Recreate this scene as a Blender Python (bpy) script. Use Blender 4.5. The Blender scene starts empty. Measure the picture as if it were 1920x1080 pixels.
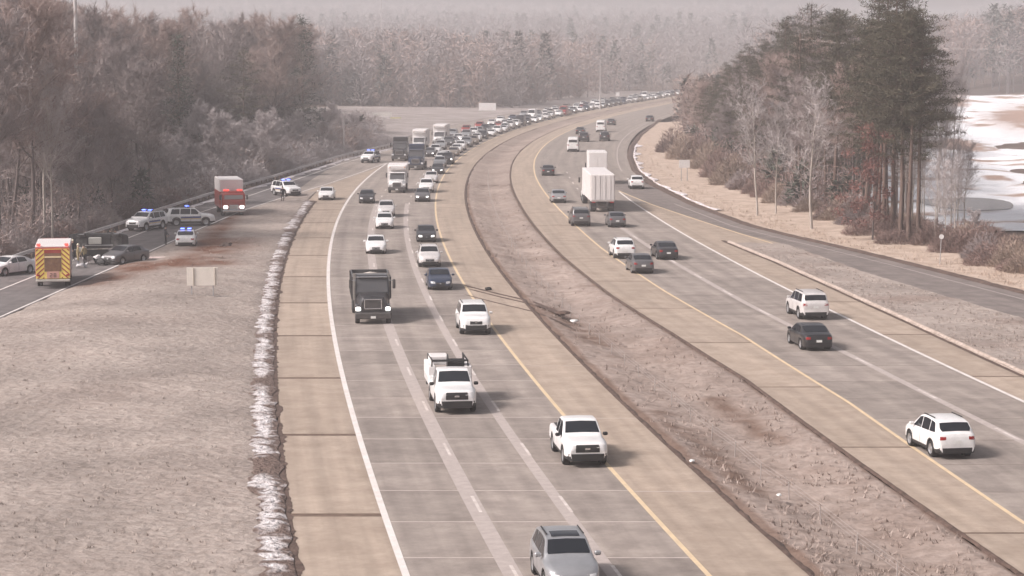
import bpy, math, random
import numpy as np
from mathutils import noise, Vector, Matrix, Euler

# ------------------------------------------------------------------ camera, sky, sun, exposure
SC = bpy.context.scene
COL = SC.collection
cam_data = bpy.data.cameras.new('camera')
cam_data.sensor_width = 36.0
cam_data.lens = 36.0 * 4300 / 1920
cam_data.clip_start = 1.0
cam_data.clip_end = 9000.0
cam = bpy.data.objects.new('camera', cam_data)
COL.objects.link(cam)
cam.location = (0, 0, 18.0)
cam.rotation_euler = (math.pi / 2 - math.atan(455 / 4300), 0, 0)
SC.camera = cam

SUN_ELEV, SUN_AZ = math.radians(40), math.radians(-112)      # azimuth from +Y, clockwise: sun stands to the left
world = bpy.data.worlds.new('World')
SC.world = world
world.use_nodes = True
wn = world.node_tree.nodes
wl = world.node_tree.links
wn.clear()
sky = wn.new('ShaderNodeTexSky')
sky.sky_type = 'NISHITA'
sky.sun_disc = False
sky.sun_elevation = SUN_ELEV
sky.sun_rotation = SUN_AZ
sky.air_density = 1.0
sky.dust_density = 6.0
sky.ozone_density = 0.6
hsv = wn.new('ShaderNodeHueSaturation')
hsv.inputs['Saturation'].default_value = 0.3
tint = wn.new('ShaderNodeMix')
tint.data_type = 'RGBA'
tint.blend_type = 'MULTIPLY'
tint.inputs[0].default_value = 1.0
tint.inputs[7].default_value = (1.0, 0.965, 0.985, 1)
bg = wn.new('ShaderNodeBackground')
bg.inputs['Strength'].default_value = 0.095
wo = wn.new('ShaderNodeOutputWorld')
wl.new(sky.outputs[0], hsv.inputs['Color'])
wl.new(hsv.outputs[0], tint.inputs[6])
wl.new(tint.outputs[2], bg.inputs['Color'])
wl.new(bg.outputs[0], wo.inputs['Surface'])

sun_data = bpy.data.lights.new('sun', 'SUN')
sun_data.energy = 2.9
sun_data.angle = math.radians(12)
sun_data.color = (1.0, 0.91, 0.865)
sun = bpy.data.objects.new('sun', sun_data)
COL.objects.link(sun)
sd = Vector((math.sin(SUN_AZ) * math.cos(SUN_ELEV), math.cos(SUN_AZ) * math.cos(SUN_ELEV), math.sin(SUN_ELEV)))
sun.rotation_euler = (-sd).to_track_quat('-Z', 'Y').to_euler()

SC.view_settings.view_transform = 'Standard'
SC.view_settings.look = 'None'
SC.view_settings.exposure = 0.46
SC.view_settings.gamma = 1.0
SC.cycles.use_denoising = True
SC.cycles.max_bounces = 5
SC.cycles.volume_bounces = 1
SC.cycles.transparent_max_bounces = 4
SC.cycles.caustics_reflective = False
SC.cycles.caustics_refractive = False

# ------------------------------------------------------------------ materials
MATS = {}
def mat(name, c1, c2=None, scale=4.0, rough=0.7, bump=0.0, bscale=None, metal=0.0, coat=0.0, emit=0.0, rnd=0.0,
        coords='Object', stretch=(1, 1, 1), spec=0.5, detail=6, lo=0.35, hi=0.65, ecol=None, bdist=0.1, big=None):
    if name in MATS:
        return MATS[name]
    m = bpy.data.materials.new(name)
    m.use_nodes = True
    nt = m.node_tree
    b = nt.nodes['Principled BSDF']
    b.inputs['Roughness'].default_value = rough
    b.inputs['Metallic'].default_value = metal
    b.inputs['Specular IOR Level'].default_value = spec
    if coat:
        b.inputs['Coat Weight'].default_value = coat
        b.inputs['Coat Roughness'].default_value = 0.12
    col = None
    vec = None
    if c2 is not None or bump:
        tc = nt.nodes.new('ShaderNodeTexCoord')
        mp = nt.nodes.new('ShaderNodeMapping')
        mp.inputs['Scale'].default_value = stretch
        if coords == 'World':
            ge = nt.nodes.new('ShaderNodeNewGeometry')
            nt.links.new(ge.outputs['Position'], mp.inputs[0])
        else:
            nt.links.new(tc.outputs[coords], mp.inputs[0])
        vec = mp.outputs[0]
    if c2 is not None:
        n = nt.nodes.new('ShaderNodeTexNoise')
        n.inputs['Scale'].default_value = scale
        n.inputs['Detail'].default_value = detail
        n.inputs['Roughness'].default_value = 0.62
        nt.links.new(vec, n.inputs['Vector'])
        r = nt.nodes.new('ShaderNodeValToRGB')
        r.color_ramp.elements[0].position = lo
        r.color_ramp.elements[1].position = hi
        r.color_ramp.elements[0].color = (*c1, 1)
        r.color_ramp.elements[1].color = (*c2, 1)
        nt.links.new(n.outputs[0], r.inputs[0])
        col = r.outputs[0]
    if big:
        nb_ = nt.nodes.new('ShaderNodeTexNoise')
        nb_.inputs['Scale'].default_value = big[0]
        nb_.inputs['Detail'].default_value = 3
        nt.links.new(vec, nb_.inputs['Vector'])
        mrb = nt.nodes.new('ShaderNodeMapRange')
        mrb.inputs[1].default_value = 0.3
        mrb.inputs[2].default_value = 0.7
        mrb.inputs[3].default_value = 1 - big[1]
        mrb.inputs[4].default_value = 1 + big[1]
        nt.links.new(nb_.outputs[0], mrb.inputs[0])
        mxb = nt.nodes.new('ShaderNodeMix')
        mxb.data_type = 'RGBA'
        mxb.blend_type = 'MULTIPLY'
        mxb.inputs[0].default_value = 1
        nt.links.new(col, mxb.inputs[6])
        nt.links.new(mrb.outputs[0], mxb.inputs[7])
        col = mxb.outputs[2]
    if rnd:
        oi = nt.nodes.new('ShaderNodeObjectInfo')
        mr = nt.nodes.new('ShaderNodeMapRange')
        mr.inputs[3].default_value = 1 - rnd
        mr.inputs[4].default_value = 1 + rnd
        nt.links.new(oi.outputs['Random'], mr.inputs[0])
        mx = nt.nodes.new('ShaderNodeMix')
        mx.data_type = 'RGBA'
        mx.blend_type = 'MULTIPLY'
        mx.inputs[0].default_value = 1
        if col is not None:
            nt.links.new(col, mx.inputs[6])
        else:
            mx.inputs[6].default_value = (*c1, 1)
        nt.links.new(mr.outputs[0], mx.inputs[7])
        col = mx.outputs[2]
    if col is not None:
        nt.links.new(col, b.inputs['Base Color'])
    else:
        b.inputs['Base Color'].default_value = (*c1, 1)
    if bump:
        n2 = nt.nodes.new('ShaderNodeTexNoise')
        n2.inputs['Scale'].default_value = bscale or scale * 3
        n2.inputs['Detail'].default_value = 8
        nt.links.new(vec, n2.inputs['Vector'])
        bp = nt.nodes.new('ShaderNodeBump')
        bp.inputs['Strength'].default_value = bump
        bp.inputs['Distance'].default_value = bdist
        nt.links.new(n2.outputs[0], bp.inputs['Height'])
        nt.links.new(bp.outputs[0], b.inputs['Normal'])
    if emit:
        b.inputs['Emission Color'].default_value = (*(ecol or c1), 1)
        b.inputs['Emission Strength'].default_value = emit
    MATS[name] = m
    return m

def nd(m, kind, **kw):
    n = m.node_tree.nodes.new(kind)
    for k, v in kw.items():
        n.inputs[k].default_value = v
    return n

def mix_attr(m, attr, color):
    """mix a soil colour into a material where the mesh attribute says so"""
    nt = m.node_tree
    b = nt.nodes['Principled BSDF']
    src = b.inputs['Base Color'].links[0].from_socket
    a = nt.nodes.new('ShaderNodeAttribute')
    a.attribute_name = attr
    mx = nt.nodes.new('ShaderNodeMix')
    mx.data_type = 'RGBA'
    nt.links.new(a.outputs['Fac'], mx.inputs[0])
    nt.links.new(src, mx.inputs[6])
    mx.inputs[7].default_value = (*color, 1)
    nt.links.new(mx.outputs[2], b.inputs['Base Color'])

def concrete(name, ca, cb, rnd, tracks=0.0, lw=3.5):
    """pavement: blotches, long streaks down the lane, tyre tracks; uv = metres from the left edge, metres along"""
    m = mat(name, ca, cb, scale=0.55, rough=0.86, bump=0.12, bscale=9, rnd=rnd, coords='World', spec=0.3)
    nt = m.node_tree
    b = nt.nodes['Principled BSDF']
    src = b.inputs['Base Color'].links[0].from_socket
    uv = nt.nodes.new('ShaderNodeUVMap')
    mp = nt.nodes.new('ShaderNodeMapping')
    mp.inputs['Scale'].default_value = (1.6, 0.035, 1)
    nt.links.new(uv.outputs[0], mp.inputs[0])
    n = nt.nodes.new('ShaderNodeTexNoise')
    n.inputs['Scale'].default_value = 1.0
    n.inputs['Detail'].default_value = 5
    nt.links.new(mp.outputs[0], n.inputs['Vector'])
    mr = nt.nodes.new('ShaderNodeMapRange')
    mr.inputs[1].default_value = 0.3
    mr.inputs[2].default_value = 0.7
    mr.inputs[3].default_value = 0.86
    mr.inputs[4].default_value = 1.12
    nt.links.new(n.outputs[0], mr.inputs[0])
    fac = mr.outputs[0]
    gw = nt.nodes.new('ShaderNodeNewGeometry')
    nf = nt.nodes.new('ShaderNodeTexNoise')
    nf.inputs['Scale'].default_value = 2.6
    nf.inputs['Detail'].default_value = 9
    nf.inputs['Roughness'].default_value = 0.75
    nt.links.new(gw.outputs['Position'], nf.inputs['Vector'])
    mf = nt.nodes.new('ShaderNodeMapRange')
    mf.inputs[1].default_value = 0.3
    mf.inputs[2].default_value = 0.7
    mf.inputs[3].default_value = 0.88
    mf.inputs[4].default_value = 1.10
    nt.links.new(nf.outputs[0], mf.inputs[0])
    mm = nt.nodes.new('ShaderNodeMath'); mm.operation = 'MULTIPLY'
    nt.links.new(fac, mm.inputs[0]); nt.links.new(mf.outputs[0], mm.inputs[1])
    fac = mm.outputs[0]
    if tracks:
        sp = nt.nodes.new('ShaderNodeSeparateXYZ')
        nt.links.new(uv.outputs[0], sp.inputs[0])
        w = nt.nodes.new('ShaderNodeMath'); w.operation = 'MULTIPLY'
        nt.links.new(sp.outputs[0], w.inputs[0]); w.inputs[1].default_value = 4 * math.pi / lw
        c = nt.nodes.new('ShaderNodeMath'); c.operation = 'COSINE'
        nt.links.new(w.outputs[0], c.inputs[0])
        mr2 = nt.nodes.new('ShaderNodeMapRange')
        mr2.inputs[1].default_value = -1
        mr2.inputs[2].default_value = 1
        mr2.inputs[3].default_value = 1 - tracks
        mr2.inputs[4].default_value = 1 + tracks
        nt.links.new(c.outputs[0], mr2.inputs[0])
        mu = nt.nodes.new('ShaderNodeMath'); mu.operation = 'MULTIPLY'
        nt.links.new(fac, mu.inputs[0]); nt.links.new(mr2.outputs[0], mu.inputs[1])
        fac = mu.outputs[0]
    mx = nt.nodes.new('ShaderNodeMix'); mx.data_type = 'RGBA'; mx.blend_type = 'MULTIPLY'
    mx.inputs[0].default_value = 1
    nt.links.new(src, mx.inputs[6]); nt.links.new(fac, mx.inputs[7])
    nt.links.new(mx.outputs[2], b.inputs['Base Color'])
    return m

M_LANE = concrete('lane concrete', (0.235, 0.20, 0.18), (0.325, 0.28, 0.25), 0.10, 0.06)
M_SHLD = concrete('shoulder concrete', (0.315, 0.25, 0.20), (0.40, 0.325, 0.265), 0.06)
M_RAMP = concrete('ramp asphalt', (0.12, 0.108, 0.108), (0.19, 0.17, 0.165), 0.0)
M_EXIT = concrete('exit ramp asphalt', (0.15, 0.128, 0.12), (0.23, 0.195, 0.18), 0.0)
M_SEAL = mat('joint sealant', (0.52, 0.45, 0.42), (0.42, 0.36, 0.33), 2, 0.9, coords='World')
M_DIRT = mat('joint dirt', (0.10, 0.065, 0.048), (0.17, 0.115, 0.085), 3, 0.95, coords='World')
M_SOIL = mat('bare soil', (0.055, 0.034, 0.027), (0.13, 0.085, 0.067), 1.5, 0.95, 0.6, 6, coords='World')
M_DASH = mat('worn dash paint', (0.66, 0.61, 0.58), (0.46, 0.40, 0.37), 1.5, 0.85, coords='World')
M_WHITE = mat('white road paint', (0.72, 0.68, 0.66), (0.60, 0.55, 0.52), 1.2, 0.8, coords='World')
M_YELL = mat('yellow road paint', (0.68, 0.53, 0.34), (0.56, 0.44, 0.30), 1.2, 0.8, coords='World')
M_BAND = mat('worn pale band', (0.36, 0.31, 0.29), (0.44, 0.385, 0.36), 2.5, 0.9, coords='World')
M_GRASS = mat('dormant grass', (0.275, 0.23, 0.204), (0.37, 0.318, 0.288), 1.6, 0.95, 0.6, 2.2, coords='World', spec=0.1, detail=10, bdist=0.3, big=(0.15, 0.2))
M_MED = mat('median grass', (0.262, 0.208, 0.18), (0.37, 0.302, 0.268), 1.5, 0.95, 0.55, 2.0, coords='World', spec=0.1, detail=10, bdist=0.3, big=(0.12, 0.14))
M_VERGE = mat('pale straw verge', (0.38, 0.29, 0.23), (0.54, 0.44, 0.37), 0.5, 0.95, 0.8, 7, coords='World', spec=0.1, detail=10)
M_FIELD = mat('winter ground', (0.10, 0.07, 0.058), (0.19, 0.145, 0.125), 0.05, 0.95, 0.5, 2, coords='World', spec=0.1, detail=12)
M_FROST = mat('frosted bank', (0.24, 0.205, 0.185), (0.40, 0.355, 0.345), 0.12, 0.95, 0.6, 5, coords='World', spec=0.1, detail=10)
M_SNOW = mat('old snow', (0.80, 0.75, 0.76), (0.52, 0.45, 0.45), 1.6, 0.8, 0.9, 3, coords='World', lo=0.42, hi=0.74, bdist=0.3)
M_RIDGE = mat('dirty ridge snow', (0.72, 0.69, 0.70), (0.46, 0.40, 0.39), 2.6, 0.85, 1.0, 5, coords='World', lo=0.45, hi=0.72, bdist=0.25, detail=10)
mix_attr(M_RIDGE, 'mud', (0.14, 0.095, 0.078))
M_SNOWF = mat('field snow', (0.86, 0.865, 0.89), (0.72, 0.71, 0.73), 0.25, 0.8, 0.4, 1.5, coords='World', lo=0.45, hi=0.8, bdist=0.3)
mix_attr(M_SNOWF, 'mud', (0.33, 0.20, 0.14))
mix_attr(M_GRASS, 'mud', (0.15, 0.075, 0.05))
mix_attr(M_MED, 'mud', (0.17, 0.115, 0.09))
mix_attr(M_SNOW, 'mud', (0.17, 0.10, 0.075))
M_STEEL = mat('galvanised steel', (0.42, 0.41, 0.42), (0.50, 0.48, 0.48), 3, 0.5, metal=0.4)
M_TRIM = mat('black plastic trim', (0.018, 0.017, 0.018), rough=0.6)
M_TYRE = mat('tyre rubber', (0.02, 0.019, 0.019), rough=0.85)
M_RIM = mat('alloy rim', (0.42, 0.42, 0.43), rough=0.35, metal=0.7)
M_GLASS = mat('tinted glass', (0.014, 0.017, 0.022), rough=0.06, spec=0.6)
M_LENS = mat('clear lamp lens', (0.75, 0.75, 0.76), rough=0.15)
M_LIT = mat('lit headlamp', (0.95, 0.93, 0.9), rough=0.2, emit=1.6)
M_RED = mat('red lamp lens', (0.30, 0.015, 0.015), rough=0.2)
M_PLATE = mat('plate white', (0.72, 0.72, 0.70), rough=0.5)
M_CHROME = mat('chrome', (0.62, 0.62, 0.63), rough=0.2, metal=0.9)
M_BLUELT = mat('lit blue beacon', (0.10, 0.16, 0.9), rough=0.2, emit=5.0)
M_REDLT = mat('lit red beacon', (0.9, 0.05, 0.04), rough=0.2, emit=2.0)
M_NAVY = mat('navy decal', (0.05, 0.07, 0.22), rough=0.4)
M_GOLD = mat('gold decal', (0.55, 0.36, 0.10), rough=0.4)
PAINT = {k: mat('paint ' + k, c, tuple(q * .74 + .012 for q in c), 1.1, rough=0.34, coat=0.5, metal=mt, lo=.46, hi=.8, detail=9) for k, c, mt in (
    ('white', (0.80, 0.79, 0.785), 0), ('silver', (0.40, 0.405, 0.42), 0.5), ('grey', (0.15, 0.145, 0.15), 0.4),
    ('dark', (0.035, 0.034, 0.038), 0.2), ('black', (0.014, 0.014, 0.016), 0), ('blue', (0.03, 0.045, 0.085), 0.3),
    ('red', (0.30, 0.028, 0.022), 0), ('tan', (0.33, 0.27, 0.22), 0.4), ('green', (0.022, 0.028, 0.024), 0.1),
    ('firered', (0.40, 0.06, 0.045), 0), ('pearl', (0.66, 0.63, 0.62), 0.1))}

# ------------------------------------------------------------------ object helpers
def new_mesh(name, V, F, mats, mi=None, smooth=False, sharp=None, uv=None, attr=None):
    me = bpy.data.meshes.new(name)
    me.from_pydata([tuple(map(float, v)) for v in V], [], [tuple(map(int, f)) for f in F])
    for m in (mats if isinstance(mats, (list, tuple)) else [mats]):
        me.materials.append(m)
    if mi is not None:
        me.polygons.foreach_set('material_index', np.asarray(mi, dtype=np.int32))
    if smooth:
        me.polygons.foreach_set('use_smooth', np.ones(len(me.polygons), dtype=bool))
        if sharp:
            me.set_sharp_from_angle(angle=math.radians(sharp))
    if uv is not None:
        l = me.uv_layers.new(name='UVMap')
        li = np.zeros(len(me.loops), dtype=np.int32)
        me.loops.foreach_get('vertex_index', li)
        l.data.foreach_set('uv', np.asarray(uv, dtype=np.float32)[li].ravel())
    if attr is not None:
        a = me.attributes.new('mud', 'FLOAT', 'POINT')
        a.data.foreach_set('value', np.asarray(attr, dtype=np.float32))
    me.update()
    return me

def fast_mesh(name, V, F, m, mi=None, smooth=False):
    """numpy triangles or quads straight into a mesh"""
    V = np.asarray(V, dtype=np.float32); F = np.asarray(F, dtype=np.int32)
    k = F.shape[1]
    me = bpy.data.meshes.new(name)
    me.vertices.add(len(V)); me.vertices.foreach_set('co', V.ravel())
    me.loops.add(F.size); me.loops.foreach_set('vertex_index', F.ravel())
    me.polygons.add(len(F)); me.polygons.foreach_set('loop_start', np.arange(0, F.size, k, dtype=np.int32))
    for q in (m if isinstance(m, (list, tuple)) else [m]):
        me.materials.append(q)
    if mi is not None:
        me.polygons.foreach_set('material_index', np.asarray(mi, dtype=np.int32))
    if smooth:
        me.polygons.foreach_set('use_smooth', np.ones(len(F), dtype=bool))
    me.update(calc_edges=True)
    return me

def link(name, me, parent=None, loc=None, rot=None):
    o = bpy.data.objects.new(name, me)
    COL.objects.link(o)
    if parent is not None:
        o.parent = parent
    if loc is not None:
        o.location = loc
    if rot is not None:
        o.rotation_euler = rot
    return o

def tag(o, label, cat, group=None):
    o['label'] = label
    o['category'] = cat
    if group:
        o['group'] = group
    return o

def kind(o, k, label=None):
    o['kind'] = k
    if label:
        o['label'] = label
    return o

def sstep(a, b, x):
    t = np.clip((np.asarray(x, dtype=float) - a) / (b - a), 0, 1)
    return t * t * (3 - 2 * t)

# ------------------------------------------------------------------ the road's line: yellow edge of the left carriageway
PC = (-2.30449303, 1.12435718, 28.73610787, -1.93267057, -9.45156558)
def cx(y):
    y = np.asarray(y, dtype=float)
    yy = np.clip(y, 40, 790)
    x = np.polyval(PC, (yy - 300) / 300)
    return x + (y - yy) * np.where(y > 790, 0.215, -0.126)
def slope(y):
    return (cx(np.asarray(y) + 0.5) - cx(np.asarray(y) - 0.5))
def xo(y, off):
    return cx(y) + off * np.sqrt(1 + slope(y) ** 2)
def heading(y):
    """angle of the road's direction away from the camera"""
    return math.atan2(1.0, float(slope(y)))
def curve(pts):
    """x as a smooth function of y through points"""
    p = sorted((b, a) for a, b in pts)
    ys = np.array([a for a, _ in p]); xs = np.array([b for _, b in p])
    g = np.arange(ys[0] - 12, ys[-1] + 12.01, 0.5)
    lo = xs[0] + (g - ys[0]) * (xs[1] - xs[0]) / (ys[1] - ys[0])
    hi = xs[-1] + (g - ys[-1]) * (xs[-1] - xs[-2]) / (ys[-1] - ys[-2])
    v = np.where(g < ys[0], lo, np.where(g > ys[-1], hi, np.interp(g, ys, xs)))
    k = np.hanning(25); k /= k.sum()
    vp = np.pad(v, 12, mode='reflect', reflect_type='odd')
    v = np.convolve(vp, k, 'valid')
    s0 = (v[1] - v[0]) / .5; s1 = (v[-1] - v[-2]) / .5
    def f(y):
        y = np.asarray(y, dtype=float)
        return np.where(y < g[0], v[0] + (y - g[0]) * s0, np.where(y > g[-1], v[-1] + (y - g[-1]) * s1, np.interp(y, g, v)))
    return f
def off(o):
    return lambda y: xo(y, o)
def offs(tab):
    ys = [a for a, _ in tab]; os_ = [b for _, b in tab]
    return lambda y: xo(y, np.interp(y, ys, os_))
def shift(f, d):
    return lambda y: f(y) + d

def strip(name, y0, y1, step, fl, fr, m, z=0.0, na=1, zf=None, mud=None, parent=None, skirt=None, smooth=True):
    n = max(2, int(round((y1 - y0) / step)) + 1)
    ys = np.linspace(y0, y1, n)
    xl, xr = fl(ys), fr(ys)
    V, uv, at = [], [], []
    for i, y in enumerate(ys):
        for j in range(na + 1):
            t = j / na
            x = xl[i] + (xr[i] - xl[i]) * t
            zz = z + (zf(x, y, t) if zf else 0)
            V.append((x, y, zz)); uv.append((x - xl[i], y))
            if mud:
                at.append(mud(x, y, t))
    F = []
    for i in range(n - 1):
        for j in range(na):
            a = i * (na + 1) + j
            F.append((a, a + 1, a + na + 2, a + na + 1))
    if skirt:
        nv = len(V)
        loop = [i * (na + 1) for i in range(n)][::-1] + list(range(0, na + 1))[1:] + [i * (na + 1) + na for i in range(1, n)] + [(n - 1) * (na + 1) + j for j in range(na - 1, 0, -1)]
        for k in loop:
            V.append((V[k][0], V[k][1], V[k][2] - skirt)); uv.append(uv[k])
            if mud:
                at.append(at[k])
        L = len(loop)
        for k in range(L):
            F.append((loop[k], nv + k, nv + (k + 1) % L, loop[(k + 1) % L]))
    me = new_mesh(name, V, F, m, uv=uv, attr=at or None, smooth=smooth, sharp=40 if skirt else None)
    return link(name, me, parent)

def nz(x, y, s, k=0.0):
    return noise.noise(Vector((x * s, y * s, k)))

# ------------------------------------------------------------------ terrain
def hill(x, y):
    o = x - cx(y)
    left = 10.0 * sstep(34, 130, -o) * sstep(120, 260, y) * (1 - 0.75 * sstep(430, 560, y))
    far = 18.0 * sstep(820, 1900, y) + 34 * sstep(1800, 3400, y)
    far = far * (0.35 + 0.65 * sstep(15, 70, np.abs(o + 5)))
    right = 9.0 * sstep(640, 800, y) * sstep(70, 130, o)
    return left + far + right
gx = np.unique(np.concatenate([np.linspace(-1600, -200, 22), np.linspace(-200, 200, 61), np.linspace(200, 1600, 22)]))
gy = np.unique(np.concatenate([np.linspace(-200, 120, 8), np.linspace(120, 800, 61), np.linspace(800, 4500, 45)]))
V = []
for y in gy:
    for x in gx:
        V.append((x, y, -0.22 - 0.7 * float(sstep(44, 30, abs(x - float(cx(y)) - 2))) + float(hill(x, y)) + 2.2 * nz(x, y, 0.004, 3) * float(sstep(60, 200, abs(x - float(cx(y)))))))
nx_ = len(gx)
F = [(i * nx_ + j, i * nx_ + j + 1, (i + 1) * nx_ + j + 1, (i + 1) * nx_ + j) for i in range(len(gy) - 1) for j in range(nx_ - 1)]
kind(link('ground', new_mesh('ground', V, F, M_FIELD, smooth=True)), 'structure', 'brown winter ground and low hills under the woods')

# edge curves
LS, LW, L1, L2, LY, LM = -13.8, -10.25, -6.6, -3.1, 0.0, 3.4
fRM = offs([(60, 10.5), (77, 10.7), (97, 11.0), (123, 11.5), (143, 11.0), (165, 10.2), (196, 9.8), (263, 9.7), (305, 9.4), (346, 9.1), (399, 8.8), (445, 8.6), (900, 8.4)])
fRY = offs([(60, 13.3), (86, 13.7), (115, 14.9), (142, 15.1), (168, 14.4), (204, 13.9), (239, 13.8), (273, 13.4), (318, 12.7), (362, 12.2), (421, 11.8), (487, 11.6), (900, 11.4)])
fRD = offs([(60, 19.4), (100, 19.8), (130, 19.6), (160, 18.9), (200, 18.4), (260, 17.9), (320, 17.3), (400, 16.4), (900, 15.5)])
fRW = offs([(60, 23.8), (150, 23.8), (200, 23.5), (243, 23.1), (283, 22.5), (330, 21.8), (420, 20.8), (900, 19.8)])
fRK = offs([(60, 26.3), (123, 26.6), (150, 27.0), (170, 27.0), (191, 26.7), (210, 25.8)])
exit_left = curve([(13.26, 284.79),(15.79, 260.74),(18.94, 238.92),(21.66, 221.08),(24.13, 206.81),(27.13, 181.39),(30.36, 164.27),(33.35, 148.32)])
exit_edge = curve([(34.92, 553.18),(25.02, 458.49),(20.96, 410.02),(18.62, 370.79),(17.33, 331.14),(17.75, 299.12),(20.04, 260.74),(23.49, 228.97),(26.22, 216.11),(28.81, 205.70),(32.59, 188.53),(37.21, 165.69)])
guard = curve([(-41.37, 184.44),(-41.19, 190.87),(-40.23, 202.98),(-38.36, 226.28),(-37.99, 239.66),(-35.44, 271.75),(-31.93, 306.23),(-27.07, 363.83),(-21.23, 407.87)])
ramp_l = curve([(-37.9,169),(-37.6,176),(-37.2,185),(-36.6,205),(-35.4,228),(-33.2,255),(-30.3,293),(-26.2,349),(-21,400)])
ramp_r = curve([(-34.6,140),(-34.1,152),(-33.5,165),(-32.9,178),(-32.0,197),(-31.0,222),(-29.6,250),(-27.0,275),(-24.0,300),(-21.4,328),(-19.4,352)])

# ------------------------------------------------------------------ left carriageway
lc = strip('left_carriageway', 262, 1000, 4, off(-17.5), off(LM), M_LANE, z=0.0)
kind(lc, 'structure', 'concrete carriageway with traffic queueing towards the camera')
b = strip('pavement_base', 50, 262, 3, off(LS - 0.1), off(LW - 0.1), M_DIRT, z=-0.012, parent=lc)
b = strip('pavement_base', 50, 262, 3, off(LW + 0.1), off(LM), M_SEAL, z=-0.010, parent=lc)
rng = random.Random(4)
def slabs(parent, fl, fr, y0, dy, y1, gap, m, jit=0.0):
    y = y0
    while y < y1:
        e = min(y + dy, y1)
        strip('concrete_slab', y + gap / 2, e - gap / 2, dy / 3, fl, fr, m, z=rng.uniform(-.003, .001), skirt=0.02, parent=parent, smooth=False)
        y += dy
JY0, JD = 79.6, 6.15
slabs(lc, off(LS), off(LW - .03), 50.4, 18.3, 262, 0.62, M_SHLD)
for a, c in ((LW, L1), (L1, L2), (L2, LY - .05)):
    slabs(lc, off(a + .02), off(c - .02), JY0 - 4 * JD, JD, 262, 0.17, M_LANE)
slabs(lc, off(LY + .02), off(LM - .02), JY0 - 4 * JD, 18.36, 262, 0.14, M_SHLD)
strip('shoulder_pavement', 262, 900, 4, off(LY + .1), off(LM - .05), M_SHLD, z=0.004, parent=lc)
strip('shoulder_pavement', 262, 352, 4, shift(ramp_r, 0.4), off(LW - .2), M_SHLD, z=0.004, parent=lc)
strip('edge_line', 50, 352, 1.5, off(LW - .13), off(LW + .13), M_WHITE, z=0.007, parent=lc)
strip('edge_line', 50, 900, 1.5, off(LY - .1), off(LY + .1), M_YELL, z=0.007, parent=lc)
for o_ in (L1, L2):
    strip('worn_band', 50, 262, 2, off(o_ - .36), off(o_ + (.30 if o_ == L1 else .12)), M_BAND, z=0.005, parent=lc)
    y = 50.4
    while y < 340:
        strip('lane_dash', y, y + 3.2, 1.0, off(o_ + .02), off(o_ + .15), M_DASH, z=0.009, parent=lc)
        y += 12.36

# ------------------------------------------------------------------ right carriageway with its exit lane
rc = strip('right_carriageway', 262, 1000, 4, fRM, offs([(60, 27), (283, 27), (430, 27), (900, 25)]), M_LANE, z=0.0)
kind(rc, 'structure', 'concrete carriageway with traffic driving away from the camera')
strip('pavement_base', 50, 262, 3, fRM, fRK, M_DIRT, z=-0.012, parent=rc)
slabs(rc, shift(fRM, .02), shift(fRY, -.1), 47.1, 18.3, 262, 0.28, M_SHLD)
slabs(rc, shift(fRY, -.06), shift(fRD, -.02), 48.5, JD, 262, 0.07, M_LANE)
slabs(rc, shift(fRD, .02), shift(fRW, -.02), 48.5, JD, 262, 0.07, M_LANE)
slabs(rc, shift(fRW, .02), shift(fRK, -.02), 51, 18.3, 212, 0.34, M_SHLD)
strip('gore_pavement', 205, 290, 2, shift(fRW, .05), shift(exit_left, 1.0), M_SHLD, z=-0.004, parent=rc)
strip('shoulder_pavement', 262, 900, 4, shift(fRM, .05), shift(fRY, -.1), M_SHLD, z=0.004, parent=rc)
strip('edge_line', 50, 900, 1.5, shift(fRY, -.1), shift(fRY, .1), M_YELL, z=0.007, parent=rc)
strip('edge_line', 60, 283, 1.5, shift(fRW, -.12), shift(fRW, .12), M_WHITE, z=0.009, parent=rc)
strip('worn_band', 50, 240, 2, shift(fRD, -.25), shift(fRD, .2), M_BAND, z=0.005, parent=rc)
y = 55
while y < 330:
    strip('lane_dash', y, y + 3.2, 1.0, shift(fRD, -.08), shift(fRD, .08), M_DASH, z=0.009, parent=rc)
    y += 12.24
ex = strip('exit_ramp', 90, 300, 2, lambda y: exit_left(y) + 0.9 * sstep(225, 205, y), exit_edge, M_EXIT, z=0.002)
kind(ex, 'structure', 'dark asphalt exit ramp leaving the right carriageway')
strip('exit_line', 208, 285, 1.5, shift(exit_left, -.1), shift(exit_left, .12), M_YELL, z=0.012, parent=ex)
strip('edge_line', 120, 262, 1.5, shift(exit_edge, -1.5), shift(exit_edge, -1.36), M_BAND, z=0.008, parent=ex)
strip('edge_line', 330, 700, 3, offs([(60, 24), (380, 25.2), (900, 24)]), offs([(60, 24.2), (380, 25.4), (900, 24.2)]), M_BAND, z=0.006, parent=rc)

# ------------------------------------------------------------------ left ramp where the crash is
rp = strip('left_ramp', 100, 420, 2, shift(guard, 0.2), lambda y: np.minimum(ramp_r(y) + .25, xo(y, LW - .4)), M_RAMP, z=-0.006)
kind(rp, 'structure', 'asphalt ramp on the left where emergency vehicles stand')
strip('edge_line', 120, 400, 1.5, shift(ramp_l, -.09), shift(ramp_l, .09), M_WHITE, z=0.004, parent=rp)
strip('edge_line', 120, 352, 1.5, shift(ramp_r, -.09), shift(ramp_r, .09), M_WHITE, z=0.009, parent=rp)
kind(strip('snow_strip', 120, 420, 1.0, shift(guard, .3), lambda y: guard(y) + 1.25 + 0.5 * np.sin(y * .7) * np.sin(y * .23), M_SNOW, z=0.02, na=4,
           zf=lambda x, y, t: 0.07 * math.sin(math.pi * t) * (1 + nz(x, y, .7)), mud=lambda x, y, t: max(0, nz(x, y, .5, 4)) * 1.2), 'stuff', 'thin grey snow lying along the foot of the guardrail')
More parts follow.
